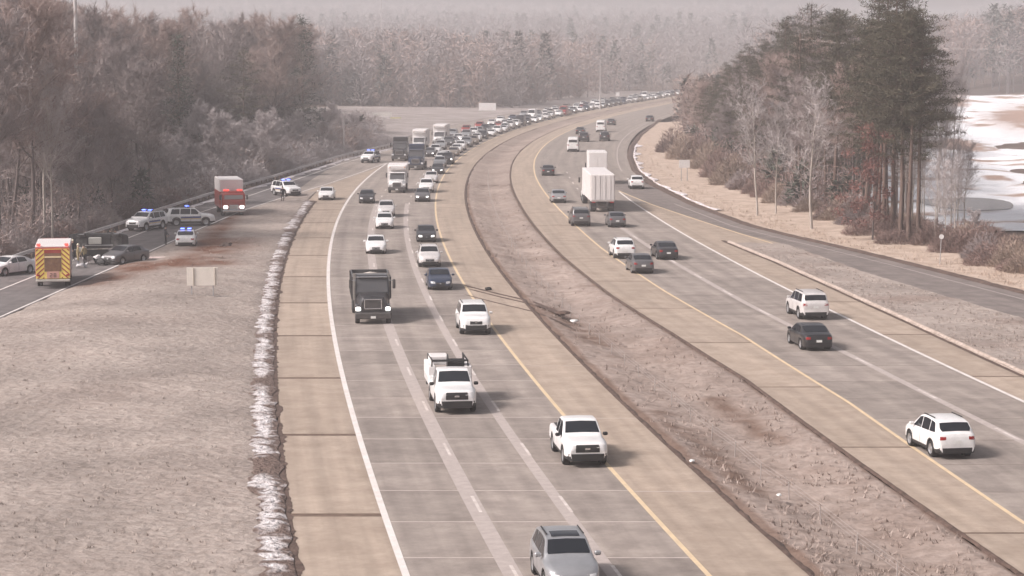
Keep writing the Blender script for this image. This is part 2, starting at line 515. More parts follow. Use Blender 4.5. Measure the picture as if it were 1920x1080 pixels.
# ------------------------------------------------------------------ verges, median, snow
def lump(x, y, a=0.1):
    return a * (nz(x, y, .35, 1) + .6 * nz(x, y, .9, 2) + .35 * nz(x, y, 2.2, 5))
SKID = [(-3.62, 172.02),(-1.17, 166.41),(1.51, 160.81),(3.58, 153.08),(5.21, 148.32)]
def seg_d(x, y, pts, sy=1.0):
    d = 1e9
    for (ax, ay), (bx, by) in zip(pts[:-1], pts[1:]):
        vx, vy = bx - ax, by - ay
        t = max(0, min(1, ((x - ax) * vx + (y - ay) * vy) / (vx * vx + vy * vy)))
        d = min(d, math.hypot(x - ax - t * vx, (y - ay - t * vy) * sy))
    return d
MEDRUT = [(2.22, 157.82),(3.57, 152.47),(5.54, 139.12)]
MEDR2 = [(7.40, 112.35),(8.43, 105.31),(9.22, 97.80),(9.97, 91.83)]
MEDR3 = [(10.50, 117.59),(11.65, 107.56),(12.56, 104.58)]
def med_mud(x, y, t):
    v = 0.40 * max(0, nz(x, y, .16, 7)) + 0.45 * max(0, nz(x, y, .6, 8))
    for r, w in ((MEDRUT, 1.2), (MEDR2, .8), (MEDR3, .7)):
        d = seg_d(x, y, r)
        if d < w * 1.8:
            v += 1.1 * math.exp(-(d / w) ** 2) * (0.6 + nz(x, y, .8, 9))
    if t < 0.04 or t > 0.965:
        v += .8
    return min(1, max(0, v))
def med_z(x, y, t):
    dz = -0.35 * math.sin(math.pi * t) ** 2 + lump(x, y, .13)
    if t < .02 or t > .98:
        dz = -0.05
    for r in (MEDRUT, MEDR2, MEDR3):
        d = seg_d(x, y, r)
        if d < 2:
            dz += .14 * math.exp(-d * d) * nz(x, y, 1.4, 3) - .05 * math.exp(-d * d)
    return dz
md = strip('median', 66, 300, .45, off(LM + .22), shift(fRM, -.2), M_MED, na=26, zf=med_z, mud=med_mud)
kind(md, 'structure', 'brown dead grass median between the two carriageways')
strip('far_median', 300, 900, 4, off(LM + .2), shift(fRM, -.2), M_MED, na=6, zf=lambda x, y, t: -.3 * math.sin(math.pi * t) ** 2 + lump(x, y, .1), mud=lambda x, y, t: max(0, .7 * nz(x, y, .12, 7)), parent=md)
def rag(y, s, k):
    return np.array([noise.noise(Vector((float(q) * s, k, 0))) for q in np.atleast_1d(y)])
wob = lambda y: .16 * rag(y, .45, 1.3) + .10 * rag(y, 1.7, 2.3)
strip('soil_shade_edge', 60, 500, .5, off(LM - .03), lambda y: xo(y, LM + .3) + wob(y), M_SOIL, z=.012, na=2, zf=lambda x, y, t: (.05 * math.sin(math.pi * t) if t < 1 else -.06) + .02 * nz(x, y, 3), parent=md)  # dark soil lip; its colour also stands for the shaded drop off the slabs
strip('soil_shade_edge', 60, 500, .5, lambda y: fRM(y) - .18 + .6 * wob(y), shift(fRM, .03), M_SOIL, z=.012, na=2, zf=lambda x, y, t: (.03 * math.sin(math.pi * t) if t > 0 else -.06) + .02 * nz(x, y, 3), parent=md)  # dark soil again, with the shade of the edge drop put into its colour
# skid marks of mud over the shoulder: thin sheets on the slabs
for dx, dy, w in ((0, 0, .30), (.4, -2.6, .24), (.2, -6.5, .12)):
    pts = [(a + dx, c + dy) for a, c in SKID[:4]]
    V, F = [], []
    n = 26
    for i in range(n):
        t = i / (n - 1) * (len(pts) - 1); k = min(int(t), len(pts) - 2); u = t - k
        px_, py_ = pts[k][0] + (pts[k + 1][0] - pts[k][0]) * u, pts[k][1] + (pts[k + 1][1] - pts[k][1]) * u
        ww = w * (0.7 + .6 * abs(nz(i, dx, .7))) * (1 if 0 < i < n - 1 else .1) * (0.4 + 0.6 * i / n)
        V += [(px_ - .05, py_ - ww * 1.9, .010), (px_ + .05, py_ + ww * 1.9, .010)]
        if i:
            a = 2 * i - 2
            F.append((a, a + 2, a + 3, a + 1))
    link('mud_track', new_mesh('mud_track', V, F, M_SOIL), lc)

CR = [(-31.62, 186.69),(-28.79, 186.69),(-26.82, 191.35),(-25.39, 201.39),(-25.68, 209.63)]
CR2 = [(-31.37, 172.02),(-29.67, 181.39),(-27.15, 184.44),(-24.42, 186.69)]
CR3 = [(-29.88, 246.56),(-28.55, 218.56),(-27.27, 201.39)]
def lv_mud(x, y, t):
    v = .15 * max(0, nz(x, y, .12, 11))
    for r, w in ((CR, 2.4), (CR2, 1.9), (CR3, 1.3)):
        d = seg_d(x, y, r, .55)
        if d < 6:
            v += .95 * math.exp(-(d / w) ** 2) * (.75 + .6 * nz(x, y, .45, 12))
    return min(1, max(0, v))
def lv_z(x, y, t):
    z = .10 + lump(x, y, .10) - .10 * (1 if t < .01 or t > .99 else 0)
    z += .5 * math.sin(math.pi * t) * float(sstep(60, 12, abs(y - 150)))
    for r in (CR, CR2):
        d = seg_d(x, y, r, .55)
        if d < 3:
            z += .2 * math.exp(-d * d) * nz(x, y, .9, 13)
    return z
lv = strip('left_verge', 60, 282, .8, lambda y: ramp_r(y) + .3, off(-14.85), M_GRASS, na=30, zf=lv_z, mud=lv_mud)
kind(lv, 'structure', 'frosted dead grass verge between the ramp and the left shoulder')
strip('soil_shade_edge', 60, 266, .3, off(-14.95), lambda y: xo(y, LS + .02) + .30 * rag(y, .35, 5.1) + .18 * rag(y, 1.6, 6.1), M_SOIL, z=.01, na=3, zf=lambda x, y, t: .02 * (1 - t) + .015 * nz(x, y, 2.5), parent=lv)
def ridge_z(x, y, t):
    e = math.sin(math.pi * min(1, max(0, t))) ** .8
    return e * (.07 + .07 * nz(0, y, .25, 22) + .06 * nz(x, y, 1.4, 20) + .05 * nz(x * 1.5, y, 3.1, 21))
def ridge_mud(x, y, t):
    gap = .12 + 2.4 * max(0, nz(0, y, .16, 29) - .08) + 1.1 * max(0, nz(x, y, .45, 28) - .1)
    crev = 2.6 * max(0, nz(.5 * x, y + .35 * x, 1.25, 23) - .16) + 2.0 * max(0, nz(x * .7, y, 2.9, 27) - .22)
    road = 2.6 * max(0, t - .52) * max(0, .75 + 1.3 * nz(x, y, 1.9, 24))
    fringe = 1.5 * max(0, .20 - t) / .2 * max(0, .5 + 1.4 * nz(.4 * x, y, 1.7, 26))
    return min(1, max(0, gap + crev + road + fringe))
kind(strip('snow_ridge', 60, 266, .15, lambda y: xo(y, -15.15) + .5 * rag(y, .22, 8.1) + .42 * rag(y, 1.1, 9.2), lambda y: xo(y, -13.98) + .25 * rag(y, .5, 10.1), M_RIDGE, z=.05, na=18,
           zf=ridge_z, mud=ridge_mud), 'stuff', 'broken dirty line of old snow along the edge of the left shoulder')
# right gore and verge
gore = strip('gore_verge', 70, 209, .8, shift(fRK, .25), lambda y: exit_left(y) + .95 * sstep(225, 205, y), M_GRASS, na=16, zf=lambda x, y, t: .05 + lump(x, y, .09), mud=lambda x, y, t: max(0, .5 * nz(x, y, .2, 31)))
kind(gore, 'structure', 'dead grass wedge between the right carriageway and the exit ramp')
strip('soil_shade_edge', 60, 212, .5, shift(fRK, -.04), lambda y: fRK(y) + .34 + .4 * wob(y), M_SOIL, z=.012, parent=gore)  # dark soil line that also paints the shade along the kerb foot
strip('asphalt_kerb', 60, 210, .5, shift(fRK, .26), lambda y: fRK(y) + .66 + .8 * wob(y), mat('pale gravel kerb', (.33, .26, .215), (.50, .42, .37), 3, .9, .6, 8, coords='World'), z=.0, na=4, zf=lambda x, y, t: .19 * math.sin(math.pi * t) ** .6 + .03 * nz(x, y, 2), parent=gore)
brush_l = curve([(31.5,445),(28.4,380),(27.5,299),(28.4,259),(30.2,247),(34,213),(38,191),(41.5,178),(52,120)])
rv = strip('right_verge', 80, 540, 1.2, shift(exit_edge, .9), lambda y: np.maximum(brush_l(y) + 6, exit_edge(y) + 6), M_VERGE, na=8, zf=lambda x, y, t: .02 + lump(x, y, .08) + .5 * t * t)
kind(rv, 'structure', 'pale straw verge between the exit ramp and the wood')
strip('soil_shade_edge', 80, 560, .8, shift(exit_edge, -.05), lambda y: exit_edge(y) + 1.0 + wob(y), M_SOIL, z=.012, na=3, zf=lambda x, y, t: .14 * math.sin(math.pi * t) + .05 * nz(x, y, 1.2), parent=rv)
kind(strip('snow_patch', 250, 420, .8, lambda y: exit_edge(y) + 1.0 + wob(y), lambda y: exit_edge(y) + 1.25 + 1.3 * np.clip(np.sin(y * .11) * np.sin(y * .31), 0, 1), M_SNOW, z=.10, na=3, zf=lambda x, y, t: .1 * math.sin(math.pi * t),
           mud=lambda x, y, t: max(0, nz(x, y, .5, 4))), 'stuff', 'thin line of snow behind the dark edge of the right ramp')
# far field left of the queue and the graded snow field at the right
kind(strip('far_verge', 355, 900, 6, lambda y: -.077 * y - 1.5 - 22 * sstep(560, 660, y), off(-17.6), M_FROST, na=12, z=.05, zf=lambda x, y, t: 1.0 * (1 - t) * float(sstep(380, 480, y)) + lump(x, y, .15)), 'structure', 'pale open bank left of the distant queue')
pc = (51.08, 256.40)
def sf_z(x, y, t):
    z = .2 + 1.3 * nz(x, y * .6, .03, 41) + .8 * nz(x, y * .45, .1, 42) + .25 * nz(x, y * .5, .4, 47) + 3.2 * float(sstep(320, 700, y))
    k_ = math.exp(-(((x - pc[0]) / 7) ** 2 + ((y - pc[1]) / 15) ** 2) ** 2)
    return z + (.3 - z) * min(1, k_ * 1.6)
def sf_mud(x, y, t):
    f_ = .35 * nz(x, y * .5, .5, 46)
    v = 9 * max(0, nz(x * .8, y * .22, .06, 43) - .26 + f_ * .5) + 6 * max(0, nz(x, y * .5, .16, 44) - .30 + f_ * .4) + 6 * max(0, nz(x * .25, y, .12, 45) - .34 + f_ * .3)
    v += 2.0 * (1 + 2 * f_) * math.exp(-((x - .222 * y) / 6) ** 2 - ((y - 520) / 50) ** 2)
    return min(.92, max(0, v))
kind(strip('snow_field', 224, 705, 1.6, lambda y: .148 * y + 1, lambda y: .30 * y + 12, M_SNOWF, na=60, zf=sf_z, mud=sf_mud), 'structure', 'snow covered graded field with bare red soil showing')
th = np.linspace(0, 2 * math.pi, 29)[:-1]
V = [(pc[0] + 5.0 * math.cos(a) * (1 + .15 * math.sin(3 * a)), pc[1] + 12 * math.sin(a) * (1 + .2 * math.sin(2 * a + 1)), .36) for a in th]
kind(link('meltwater_pond', new_mesh('meltwater_pond', V, [tuple(range(28))], mat('grey meltwater', (.12, .12, .125), rough=.12))), 'structure', 'small grey meltwater pond in the snow field')

# grass tufts: thin blades, one mass per verge
def tufts(name, n, fl, fr, y0, y1, m, zf, label, hmin=.05, hmax=.16, seed=1, power=2.0):
    r = np.random.default_rng(seed)
    u = r.random(n)
    ys = (1 / ((1 - u) / y0 ** power + u / y1 ** power)) ** (1 / power)
    tt = r.random(n)
    xl, xr = fl(ys), fr(ys)
    keep = xr > xl + .5
    ys, tt, xl, xr = ys[keep], tt[keep], xl[keep], xr[keep]
    xs = xl + (xr - xl) * tt
    cl = np.array([nz(a, c, .5, 50) for a, c in zip(xs, ys)])
    k = cl > -.12
    xs, ys, tt = xs[k], ys[k], tt[k]
    zs = np.array([zf(a, c, t) for a, c, t in zip(xs, ys, tt)]) - .02
    n = len(xs)
    nb = 4
    X = np.repeat(xs, nb) + r.normal(0, .06, n * nb); Y = np.repeat(ys, nb) + r.normal(0, .06, n * nb); Z = np.repeat(zs, nb)
    h = r.uniform(hmin, hmax, n * nb); a = r.uniform(0, 2 * np.pi, n * nb); w = r.uniform(.02, .045, n * nb)
    lx, ly = r.normal(0, .5, n * nb) * h, r.normal(0, .5, n * nb) * h
    A = np.stack([X - w * np.cos(a), Y - w * np.sin(a), Z], 1); B = np.stack([X + w * np.cos(a), Y + w * np.sin(a), Z], 1); C = np.stack([X + lx, Y + ly, Z + h], 1)
    V = np.stack([A, B, C], 1).reshape(-1, 3)
    F = np.arange(len(V)).reshape(-1, 3)
    kind(link(name, fast_mesh(name, V, F, m)), 'stuff', label)
M_STRAW = mat('straw blades', (.33, .275, .245), (.43, .37, .335), .8, .9, coords='World', spec=.1)
M_STRAW2 = mat('median blades', (.31, .25, .22), (.42, .345, .31), .8, .9, coords='World', spec=.1)
tufts('dead_grass', 2200, lambda y: ramp_r(y) + .8, off(-15.5), 72, 255, M_STRAW, lv_z, 'short dead grass on the left verge', seed=1)
tufts('dead_grass', 1800, off(LM + .4), shift(fRM, -.4), 72, 300, M_STRAW2, med_z, 'short dead grass on the median', seed=2, hmax=.24)
tufts('dead_grass', 7000, shift(fRK, .8), lambda y: exit_left(y) + .5 * sstep(225, 205, y), 90, 205, M_STRAW, lambda x, y, t: .05 + lump(x, y, .09), 'short dead grass on the exit wedge', seed=3)
tufts('dead_grass', 6000, shift(exit_edge, 1.5), lambda y: exit_edge(y) + 6, 120, 420, mat('pale blades', (.40, .31, .25), (.56, .46, .39), .8, .9, coords='World', spec=.1), lambda x, y, t: .0, 'pale dead grass beside the exit ramp', seed=4, hmax=.35)

# ------------------------------------------------------------------ solids
def cbox(c, s, ch=.03):
    """chamfered box"""
    V, idx = [], {}
    for sx in (-1, 1):
        for sy in (-1, 1):
            for sz in (-1, 1):
                for ax in range(3):
                    p = [sx * s[0] / 2, sy * s[1] / 2, sz * s[2] / 2]
                    for k in range(3):
                        if k != ax:
                            p[k] -= math.copysign(min(ch, s[k] * .45), p[k])
                    idx[(sx, sy, sz, ax)] = len(V)
                    V.append((c[0] + p[0], c[1] + p[1], c[2] + p[2]))
    F = []
    for ax in range(3):
        o1, o2 = (ax + 1) % 3, (ax + 2) % 3
        for s0 in (-1, 1):
            q = []
            for a, b_ in ((-1, -1), (1, -1), (1, 1), (-1, 1)):
                k = [0, 0, 0]; k[ax] = s0; k[o1] = a; k[o2] = b_
                q.append(idx[(*k, ax)])
            F.append(tuple(q if s0 > 0 else q[::-1]))
        for a in (-1, 1):
            for b_ in (-1, 1):
                k1 = [0, 0, 0]; k1[ax] = -1; k1[o1] = a; k1[o2] = b_
                k2 = list(k1); k2[ax] = 1
                q = [idx[(*k1, o1)], idx[(*k2, o1)], idx[(*k2, o2)], idx[(*k1, o2)]]
                F.append(tuple(q if a * b_ > 0 else q[::-1]))
    for sx in (-1, 1):
        for sy in (-1, 1):
            for sz in (-1, 1):
                q = [idx[(sx, sy, sz, 0)], idx[(sx, sy, sz, 1)], idx[(sx, sy, sz, 2)]]
                F.append(tuple(q if sx * sy * sz > 0 else q[::-1]))
    return V, F

def tube(p0, p1, r0, r1=None, n=8, cap=True):
    p0, p1 = Vector(p0), Vector(p1)
    r1 = r0 if r1 is None else r1
    d = (p1 - p0).normalized()
    a = d.orthogonal().normalized(); b_ = d.cross(a)
    V = []
    for p, r in ((p0, r0), (p1, r1)):
        for k in range(n):
            t = 2 * math.pi * k / n
            V.append(tuple(p + (a * math.cos(t) + b_ * math.sin(t)) * r))
    F = [(k, (k + 1) % n, n + (k + 1) % n, n + k) for k in range(n)]
    if cap:
        F += [tuple(range(n))[::-1], tuple(range(n, 2 * n))]
    return V, F

def join(*parts):
    V, F = [], []
    for v, f in parts:
        o = len(V)
        V += list(v)
        F += [tuple(i + o for i in q) for q in f]
    return V, F

def solid(name, vf, m, parent=None, smooth=False, sharp=35, loc=None, rot=None):
    return link(name, new_mesh(name, vf[0], vf[1], m, smooth=smooth, sharp=sharp), parent, loc, rot)

def empty(name, loc, rz=0.0):
    return link(name, None, None, loc, (0, 0, rz))

# ------------------------------------------------------------------ guardrail, cable barrier, signs, poles
def along(f, y0, y1, d):
    out, y = [], y0
    while y < y1:
        s = float(f(y + .5) - f(y - .5))
        out.append((float(f(y)), y, math.atan2(1, s)))
        y += d / math.hypot(1, s)
    return out
gr = tag(empty('guardrail', (float(guard(170)), 170, 0)), 'long steel guardrail along the edge of the wood by the ramp', 'guardrail')
gl = gr.location
V, F = [], []
pr = [(.00, .78), (.08, .74), (.08, .68), (.0, .62), (.08, .56), (.08, .50), (.0, .46), (-.01, .46), (-.01, .78)]
rows = along(guard, 150, 420, 2)
for x, y, a in rows:
    n_ = (math.sin(a), -math.cos(a))
    V += [(x + n_[0] * p - gl[0], y + n_[1] * p - gl[1], z) for p, z in pr]
k = len(pr)
for i in range(len(rows) - 1):
    F += [(i * k + j, i * k + (j + 1) % k, (i + 1) * k + (j + 1) % k, (i + 1) * k + j) for j in range(k)]
solid('rail_beam', (V, F), mat('weathered rail', (.50, .47, .46), (.60, .56, .55), 1, .6), gr)
pm = new_mesh('post', *cbox((0, 0, .36), (.12, .16, .76), .01), mat('rail post wood', (.17, .13, .11), (.25, .20, .17), 3, .9))
for x, y, a in along(guard, 150, 420, 3.0):
    link('post', pm, gr, (x - math.sin(a) * .14 - gl[0], y + math.cos(a) * .14 - gl[1], 0), (0, 0, a))

fcab = lambda y: xo(y, 6.2) + .25 * np.sin(np.asarray(y) * .03)
cb = tag(empty('cable_barrier', (float(fcab(70)), 70, 0)), 'thin cable barrier on slim posts running down the median', 'barrier')
cl_ = cb.location
pmc = new_mesh('post', *cbox((0, 0, .25), (.05, .04, 1.0), .006), mat('dull post steel', (.38, .33, .31), rough=.7))
pts = along(fcab, 72, 330, 4.9)
for x, y, a in pts:
    zz = med_z(x, y, .4)
    link('post', pmc, cb, (x - cl_[0], y - cl_[1], zz), (rng.uniform(-.06, .06), rng.uniform(-.06, .06), a))
for h in (.5, .65, .8):
    parts = []
    for (x0, y0, _), (x1, y1, _) in zip(pts[:-1], pts[1:]):
        parts.append(tube((x0 - cl_[0], y0 - cl_[1], h + med_z(x0, y0, .4)), (x1 - cl_[0], y1 - cl_[1], h + med_z(x1, y1, .4)), .006, n=4, cap=False))
    solid('cable', join(*parts), mat('dull post steel', (.38, .33, .31)), cb)

M_SIGNBACK = mat('sign back aluminium', (.74, .68, .61), (.80, .74, .67), 2, .6)
def panel_sign(name, xy, rz, w, h, z0, posts, label, m=M_SIGNBACK, ribs=True, cat='sign', postm=M_STEEL):
    e = tag(empty(name, (*xy, 0), rz), label, cat)
    solid('panel', cbox((0, 0, z0 + h / 2), (w, .04, h), .008), m, e)
    for p in posts:
        solid('post', cbox((p, .07, (z0 + h) / 2 - .05), (.09, .09, z0 + h - .1), .01), postm, e)
        if ribs:
            solid('stiffener', cbox((p + .14, -.05, z0 + h / 2), (.05, .05, h * .94), .006), mat('rib grey', (.40, .35, .30)), e)
    return e
panel_sign('road_sign', (-21.83, 160.81), .12, 2.15, 1.3, 1.15, (-.75, .75), 'blank back of a road sign on the grass beside the crash')
panel_sign('far_billboard', (-6.56, 614.37), 0, 4.6, 2.0, .7, (-1.6, 1.6), 'white board sign standing alone before the distant wood', mat('board white', (.74, .72, .71), rough=.6), False)
panel_sign('far_guide_sign', (-31.10, 549.27), .05, 4.6, .85, 1.2, (-1.8, 1.8), 'low wide pale sign on the open bank, left one of two', mat('board pale', (.62, .60, .56), rough=.6), False)
panel_sign('far_guide_sign', (-27.59, 545.41), .05, 2.6, .35, .7, (-1, 1), 'small yellowish sign low on the open bank', mat('board yellow', (.55, .50, .30), rough=.6), False)
panel_sign('far_marker', (35.48, 773.01), 0, 1.3, 1.3, 1.0, (0,), 'tiny white marker board beyond the far end of the queue', mat('board white'  , (.74, .72, .71)), False)
panel_sign('ramp_sign', (22.93, 305.02), .1, 1.45, 1.05, 1.8, (-.4, .4), 'small white sign on thin posts on the bank before the wood', mat('board white', (.74, .72, .71)), False)
e = tag(empty('delineator_post', (*(35.23, 188.06), 0)), 'slim leaning post with a white disc beside the exit ramp', 'post')
solid('post', tube((0, 0, -.1), (.1, 0, 2.55), .035, n=6), M_STEEL, e)
solid('disc', tube((.1, -.06, 2.35), (.1, -.02, 2.35), .2, n=14), mat('board white', (.74, .72, .71)), e)
panel_sign('small_board', (124.94, 690.72), 0, 3, .5, .5, (-1, 1), 'flat pale board at the far edge of the snow field', mat('board white', (.74, .72, .71)), False)

def light_pole(xy, h, r, label, arm=0.0, z=0.0):
    e = tag(empty('light_pole', (*xy, z)), label, 'pole')
    solid('shaft', tube((0, 0, -.3), (0, 0, h), r, r * .55, 10), mat('pale pole steel', (.52, .49, .48), rough=.5), e, True)
    solid('base_plate', cbox((0, 0, .05), (r * 4, r * 4, .12), .01), M_STEEL, e)
    if arm:
        solid('arm', tube((0, 0, h - .2), (arm, 0, h + .25), r * .4, r * .3, 8), M_STEEL, e, True)
        solid('lamp_head', cbox((arm * 1.15, 0, h + .25), (abs(arm) * .4, .3, .16), .04), M_STEEL, e)
light_pole((-27.54, 376.19), 6.6, .13, 'short pale pole beside the bushes at the bend of the guardrail')
light_pole((-52.0, 275), 30, .30, 'tall pale mast rising out of the left wood', z=1)
light_pole((-61, 1080), 42, .22, 'thin distant mast standing in the sky above the open bank', z=6)
light_pole((24.5, 640), 14, .17, 'thin pole before the distant wood near the road', -1.5)

# ------------------------------------------------------------------ vehicles: a rig is a list of parts, built once and copied
class Rig:
    def __init__(self, L):
        self.L = L
        self.parts = []
        self.cache = {}
    def add(self, name, vf, m, parent=None, smooth=False, sharp=35, mi=None, label=None):
        self.parts.append(dict(name=name, V=[tuple(v) for v in vf[0]], F=list(vf[1]), m=m if isinstance(m, list) else [m], parent=parent, smooth=smooth, sharp=sharp, mi=mi, label=label))
        return len(self.parts) - 1

def rmat(m, paint):
    return PAINT[paint] if m == 'PAINT' else (M_LIT if m == 'LAMP1' else (M_LENS if m == 'LAMP0' else m))

def build(rig, name, loc, rz, label, cat, group=None, paint='white', merged=False, euler=None, lit=False):
    def res(m):
        if m == 'LAMP':
            return M_LIT if lit else M_LENS
        return PAINT[paint] if m == 'PAINT' else m
    rot = euler if euler is not None else (0, 0, rz)
    if merged:
        key = ('merged', paint, lit)
        if key not in rig.cache:
            V, F, mi, ms = [], [], [], []
            for p in rig.parts:
                o = len(V)
                V += p['V']
                for k, f in enumerate(p['F']):
                    F.append(tuple(i + o for i in f))
                    mm = res(p['m'][p['mi'][k] if p['mi'] else 0])
                    if mm not in ms:
                        ms.append(mm)
                    mi.append(ms.index(mm))
            rig.cache[key] = new_mesh(name, V, F, ms, mi=mi, smooth=True, sharp=35)
        o = link(name, rig.cache[key], None, loc, rot)
        return tag(o, label, cat, group)
    root = link(name, None, None, loc, rot)
    tag(root, label, cat, group)
    made = []
    for i, p in enumerate(rig.parts):
        key = (i, paint if 'PAINT' in p['m'] else '', lit if 'LAMP' in p['m'] else '')
        if key not in rig.cache:
            rig.cache[key] = new_mesh(p['name'], p['V'], p['F'], [res(m) for m in p['m']], mi=p['mi'], smooth=p['smooth'], sharp=p['sharp'])
        o = link(p['name'], rig.cache[key], made[p['parent']] if p['parent'] is not None else root)
        if p['label']:
            o['label'] = p['label']
        made.append(o)
    return root

def lathe_y(prof, cx_, cz, n=18):
    """profile (y, radius) turned about the y axis through (cx_, cz)"""
    V, F = [], []
    k = len(prof)
    for i in range(n):
        a = 2 * math.pi * i / n
        V += [(cx_ + r * math.cos(a), y, cz + r * math.sin(a)) for y, r in prof]
    for i in range(n):
        for j in range(k - 1):
            F.append((i * k + j, i * k + j + 1, ((i + 1) % n) * k + j + 1, ((i + 1) % n) * k + j))
    return V, F

def add_wheel(rig, x, y, r, w=.22, dual=False):
    s = 1 if y > 0 else -1
    o, i_ = y + s * 0, y - s * w
    prof = [(i_, r * .5), (i_, r * .93), (i_ + s * .03, r), (o - s * .03, r), (o, r * .93), (o - s * .01, r * .66)]
    t = rig.add('wheel', lathe_y(prof, x, r), M_TYRE, smooth=True, sharp=50)
    rp_ = [(o - s * .012, r * .66), (o - s * .03, r * .60), (o - s * (.06 if not dual else .12), r * .3), (o - s * .02, r * .16), (o - s * .02, 0.001)]
    rig.add('rim', lathe_y(rp_, x, r, 14), M_RIM, parent=t, smooth=True, sharp=40)

def grid_patch(fn, nu, nv):
    V = [fn(i / nu, j / nv) for j in range(nv + 1) for i in range(nu + 1)]
    F = [(j * (nu + 1) + i, j * (nu + 1) + i + 1, (j + 1) * (nu + 1) + i + 1, (j + 1) * (nu + 1) + i) for j in range(nv) for i in range(nu)]
    return V, F

def car(L, W, top, belt, wid, axles, r, clear, ws, rw, sides, k=.30, face='sedan', rails=False, extra=None, cover=None, clad=.16, bed=None):
    R = Rig(L)
    I = lambda tab: (lambda x: np.interp(x, [a for a, _ in tab], [b for _, b in tab]))
    zt, zbelt, wf = I(top), I(belt), I(wid)
    Ra = r * 1.15
    xs = list(np.linspace(-L / 2, L / 2, 40)) + [a for a, _ in top] + [-L / 2 + .03, -L / 2 + .08, L / 2 - .03, L / 2 - .08]
    for a in axles:
        xs += list(a + Ra * np.sin(np.linspace(-math.pi / 2, math.pi / 2, 11)))
    xs = sorted(set(round(float(x), 3) for x in xs if abs(x) <= L / 2 + 1e-6))
    def zb(x):
        z = clear + .10 * float(sstep(L / 2 - .35, L / 2, abs(x)))
        for a in axles:
            if abs(x - a) < Ra:
                z = max(z, r + math.sqrt(max(0, Ra * Ra - (x - a) ** 2)) - .02)
        return z
    def ring(x):
        b_, w, be, t = zb(x), float(wf(x)), float(zbelt(x)), float(zt(x))
        be = min(be, t)
        b_ = min(b_, be - .05)
        gt = t - be
        f = float(sstep(.06, .25, gt))
        hh = be - b_
        P = [(0, b_), (.8 * w, b_), (w * .965, b_ + .07 * hh), (w * .99, b_ + .25 * hh), (w, b_ + .55 * hh), (w * .985, be - .16 * hh), (w * .955, be - .04 * hh), (w * .925, be)]
        rr = min(.10, gt * .4)
        wb = w * .925
        g6 = (wb - (gt - rr) * k, t - rr); g65 = (g6[0] - .045, t - rr * .32); g7 = (g6[0] - .15, t - .018)
        h6 = (w * .84, be + .55 * gt); h65 = (w * .72, be + .78 * gt); h7 = (w * .5, be + .93 * gt)
        m_ = lambda a, c: (a[0] + (c[0] - a[0]) * f, a[1] + (c[1] - a[1]) * f)
        P += [m_(h6, g6), m_(h65, g65), m_(h7, g7), (0, t)]
        return P
    V, F, mi = [], [], []
    rings = [ring(x) for x in xs]
    n = len(rings[0])
    m2 = 2 * n - 2
    for x, P in zip(xs, rings):
        V += [(x, p[0], p[1]) for p in P] + [(x, -p[0], p[1]) for p in P[-2:0:-1]]
    for i in range(len(xs) - 1):
        for j in range(m2):
            a, c = i * m2 + j, i * m2 + (j + 1) % m2
            F.append((a, a + m2, c + m2, c))
            jj = j if j < n - 1 else m2 - 1 - j
            mi.append(1 if jj < (3 if clad > .2 else 2) else 0)
    F.append(tuple(range(m2))); mi.append(0)
    F.append(tuple(range((len(xs) - 1) * m2, len(xs) * m2))[::-1]); mi.append(0)
    body = R.add('body', (V, F), ['PAINT', M_TRIM], smooth=True, sharp=38, mi=mi)
    def side_y(x, z):
        P = ring(x)
        zs = [p[1] for p in P[2:]]; ys_ = [p[0] for p in P[2:]]
        return float(np.interp(z, zs, ys_))
    def top_z(x, y):
        P = ring(x)[::-1]
        return float(np.interp(abs(y), [p[0] for p in P[:6]], [p[1] for p in P[:6]]))
    def front_x(y, z, sgn):
        x = sgn * (L / 2)
        for _ in range(90):
            P = ring(x)
            if z <= P[-1][1] - .0 and abs(y) <= side_y(x, z) and z <= top_z(x, y) + .001:
                break
            x -= sgn * .015
        return x
    def fpatch(name, y0, y1, z0, z1, m, sgn=1, nu=6, nv=3, out=.012, parent=None, skew=0.0):
        def fn(u, v):
            y = y0 + (y1 - y0) * u
            z = z0 + (z1 - z0) * v + skew * u
            return (front_x(y, z, sgn) + sgn * out, y, z)
        return R.add(name, grid_patch(fn, nu, nv), m, smooth=True, parent=parent)
    # glass
    def glass_top(name, x0, x1):
        def fn(u, v):
            x = x0 + (x1 - x0) * v
            P = ring(x)
            h = P[-3][0] * .93 if True else 0
            y = (2 * u - 1) * h
            return (x + (.012 if x0 > 0 else -.012), y, top_z(x, y) + .010)
        R.add(name, grid_patch(fn, 8, 7), M_GLASS, smooth=True)
    glass_top('windshield', *ws)
    if rw:
        glass_top('rear_window', *rw)
    for s in (1, -1):
        for (b0, b1, t0, t1) in sides:
            def fn(u, v):
                xb, xt = b0 + (b1 - b0) * u, t0 + (t1 - t0) * u
                x = xb + (xt - xb) * v
                z = (float(zbelt(xb)) + .03) * (1 - v) + (float(zt(xt)) - .10) * v
                return (x, s * (side_y(x, z) + .010), z)
            R.add('side_window', grid_patch(fn, 5, 4), M_GLASS, smooth=True)
        xm = ws[0] - .12 if ws[0] > 0 else 0
        R.add('mirror', cbox((ws[0] - .22, s * (float(wf(ws[0])) * .93 + .15), float(zbelt(ws[0])) + .12), (.16, .22, .15), .04), 'PAINT' if face != 'truck' else M_TRIM)
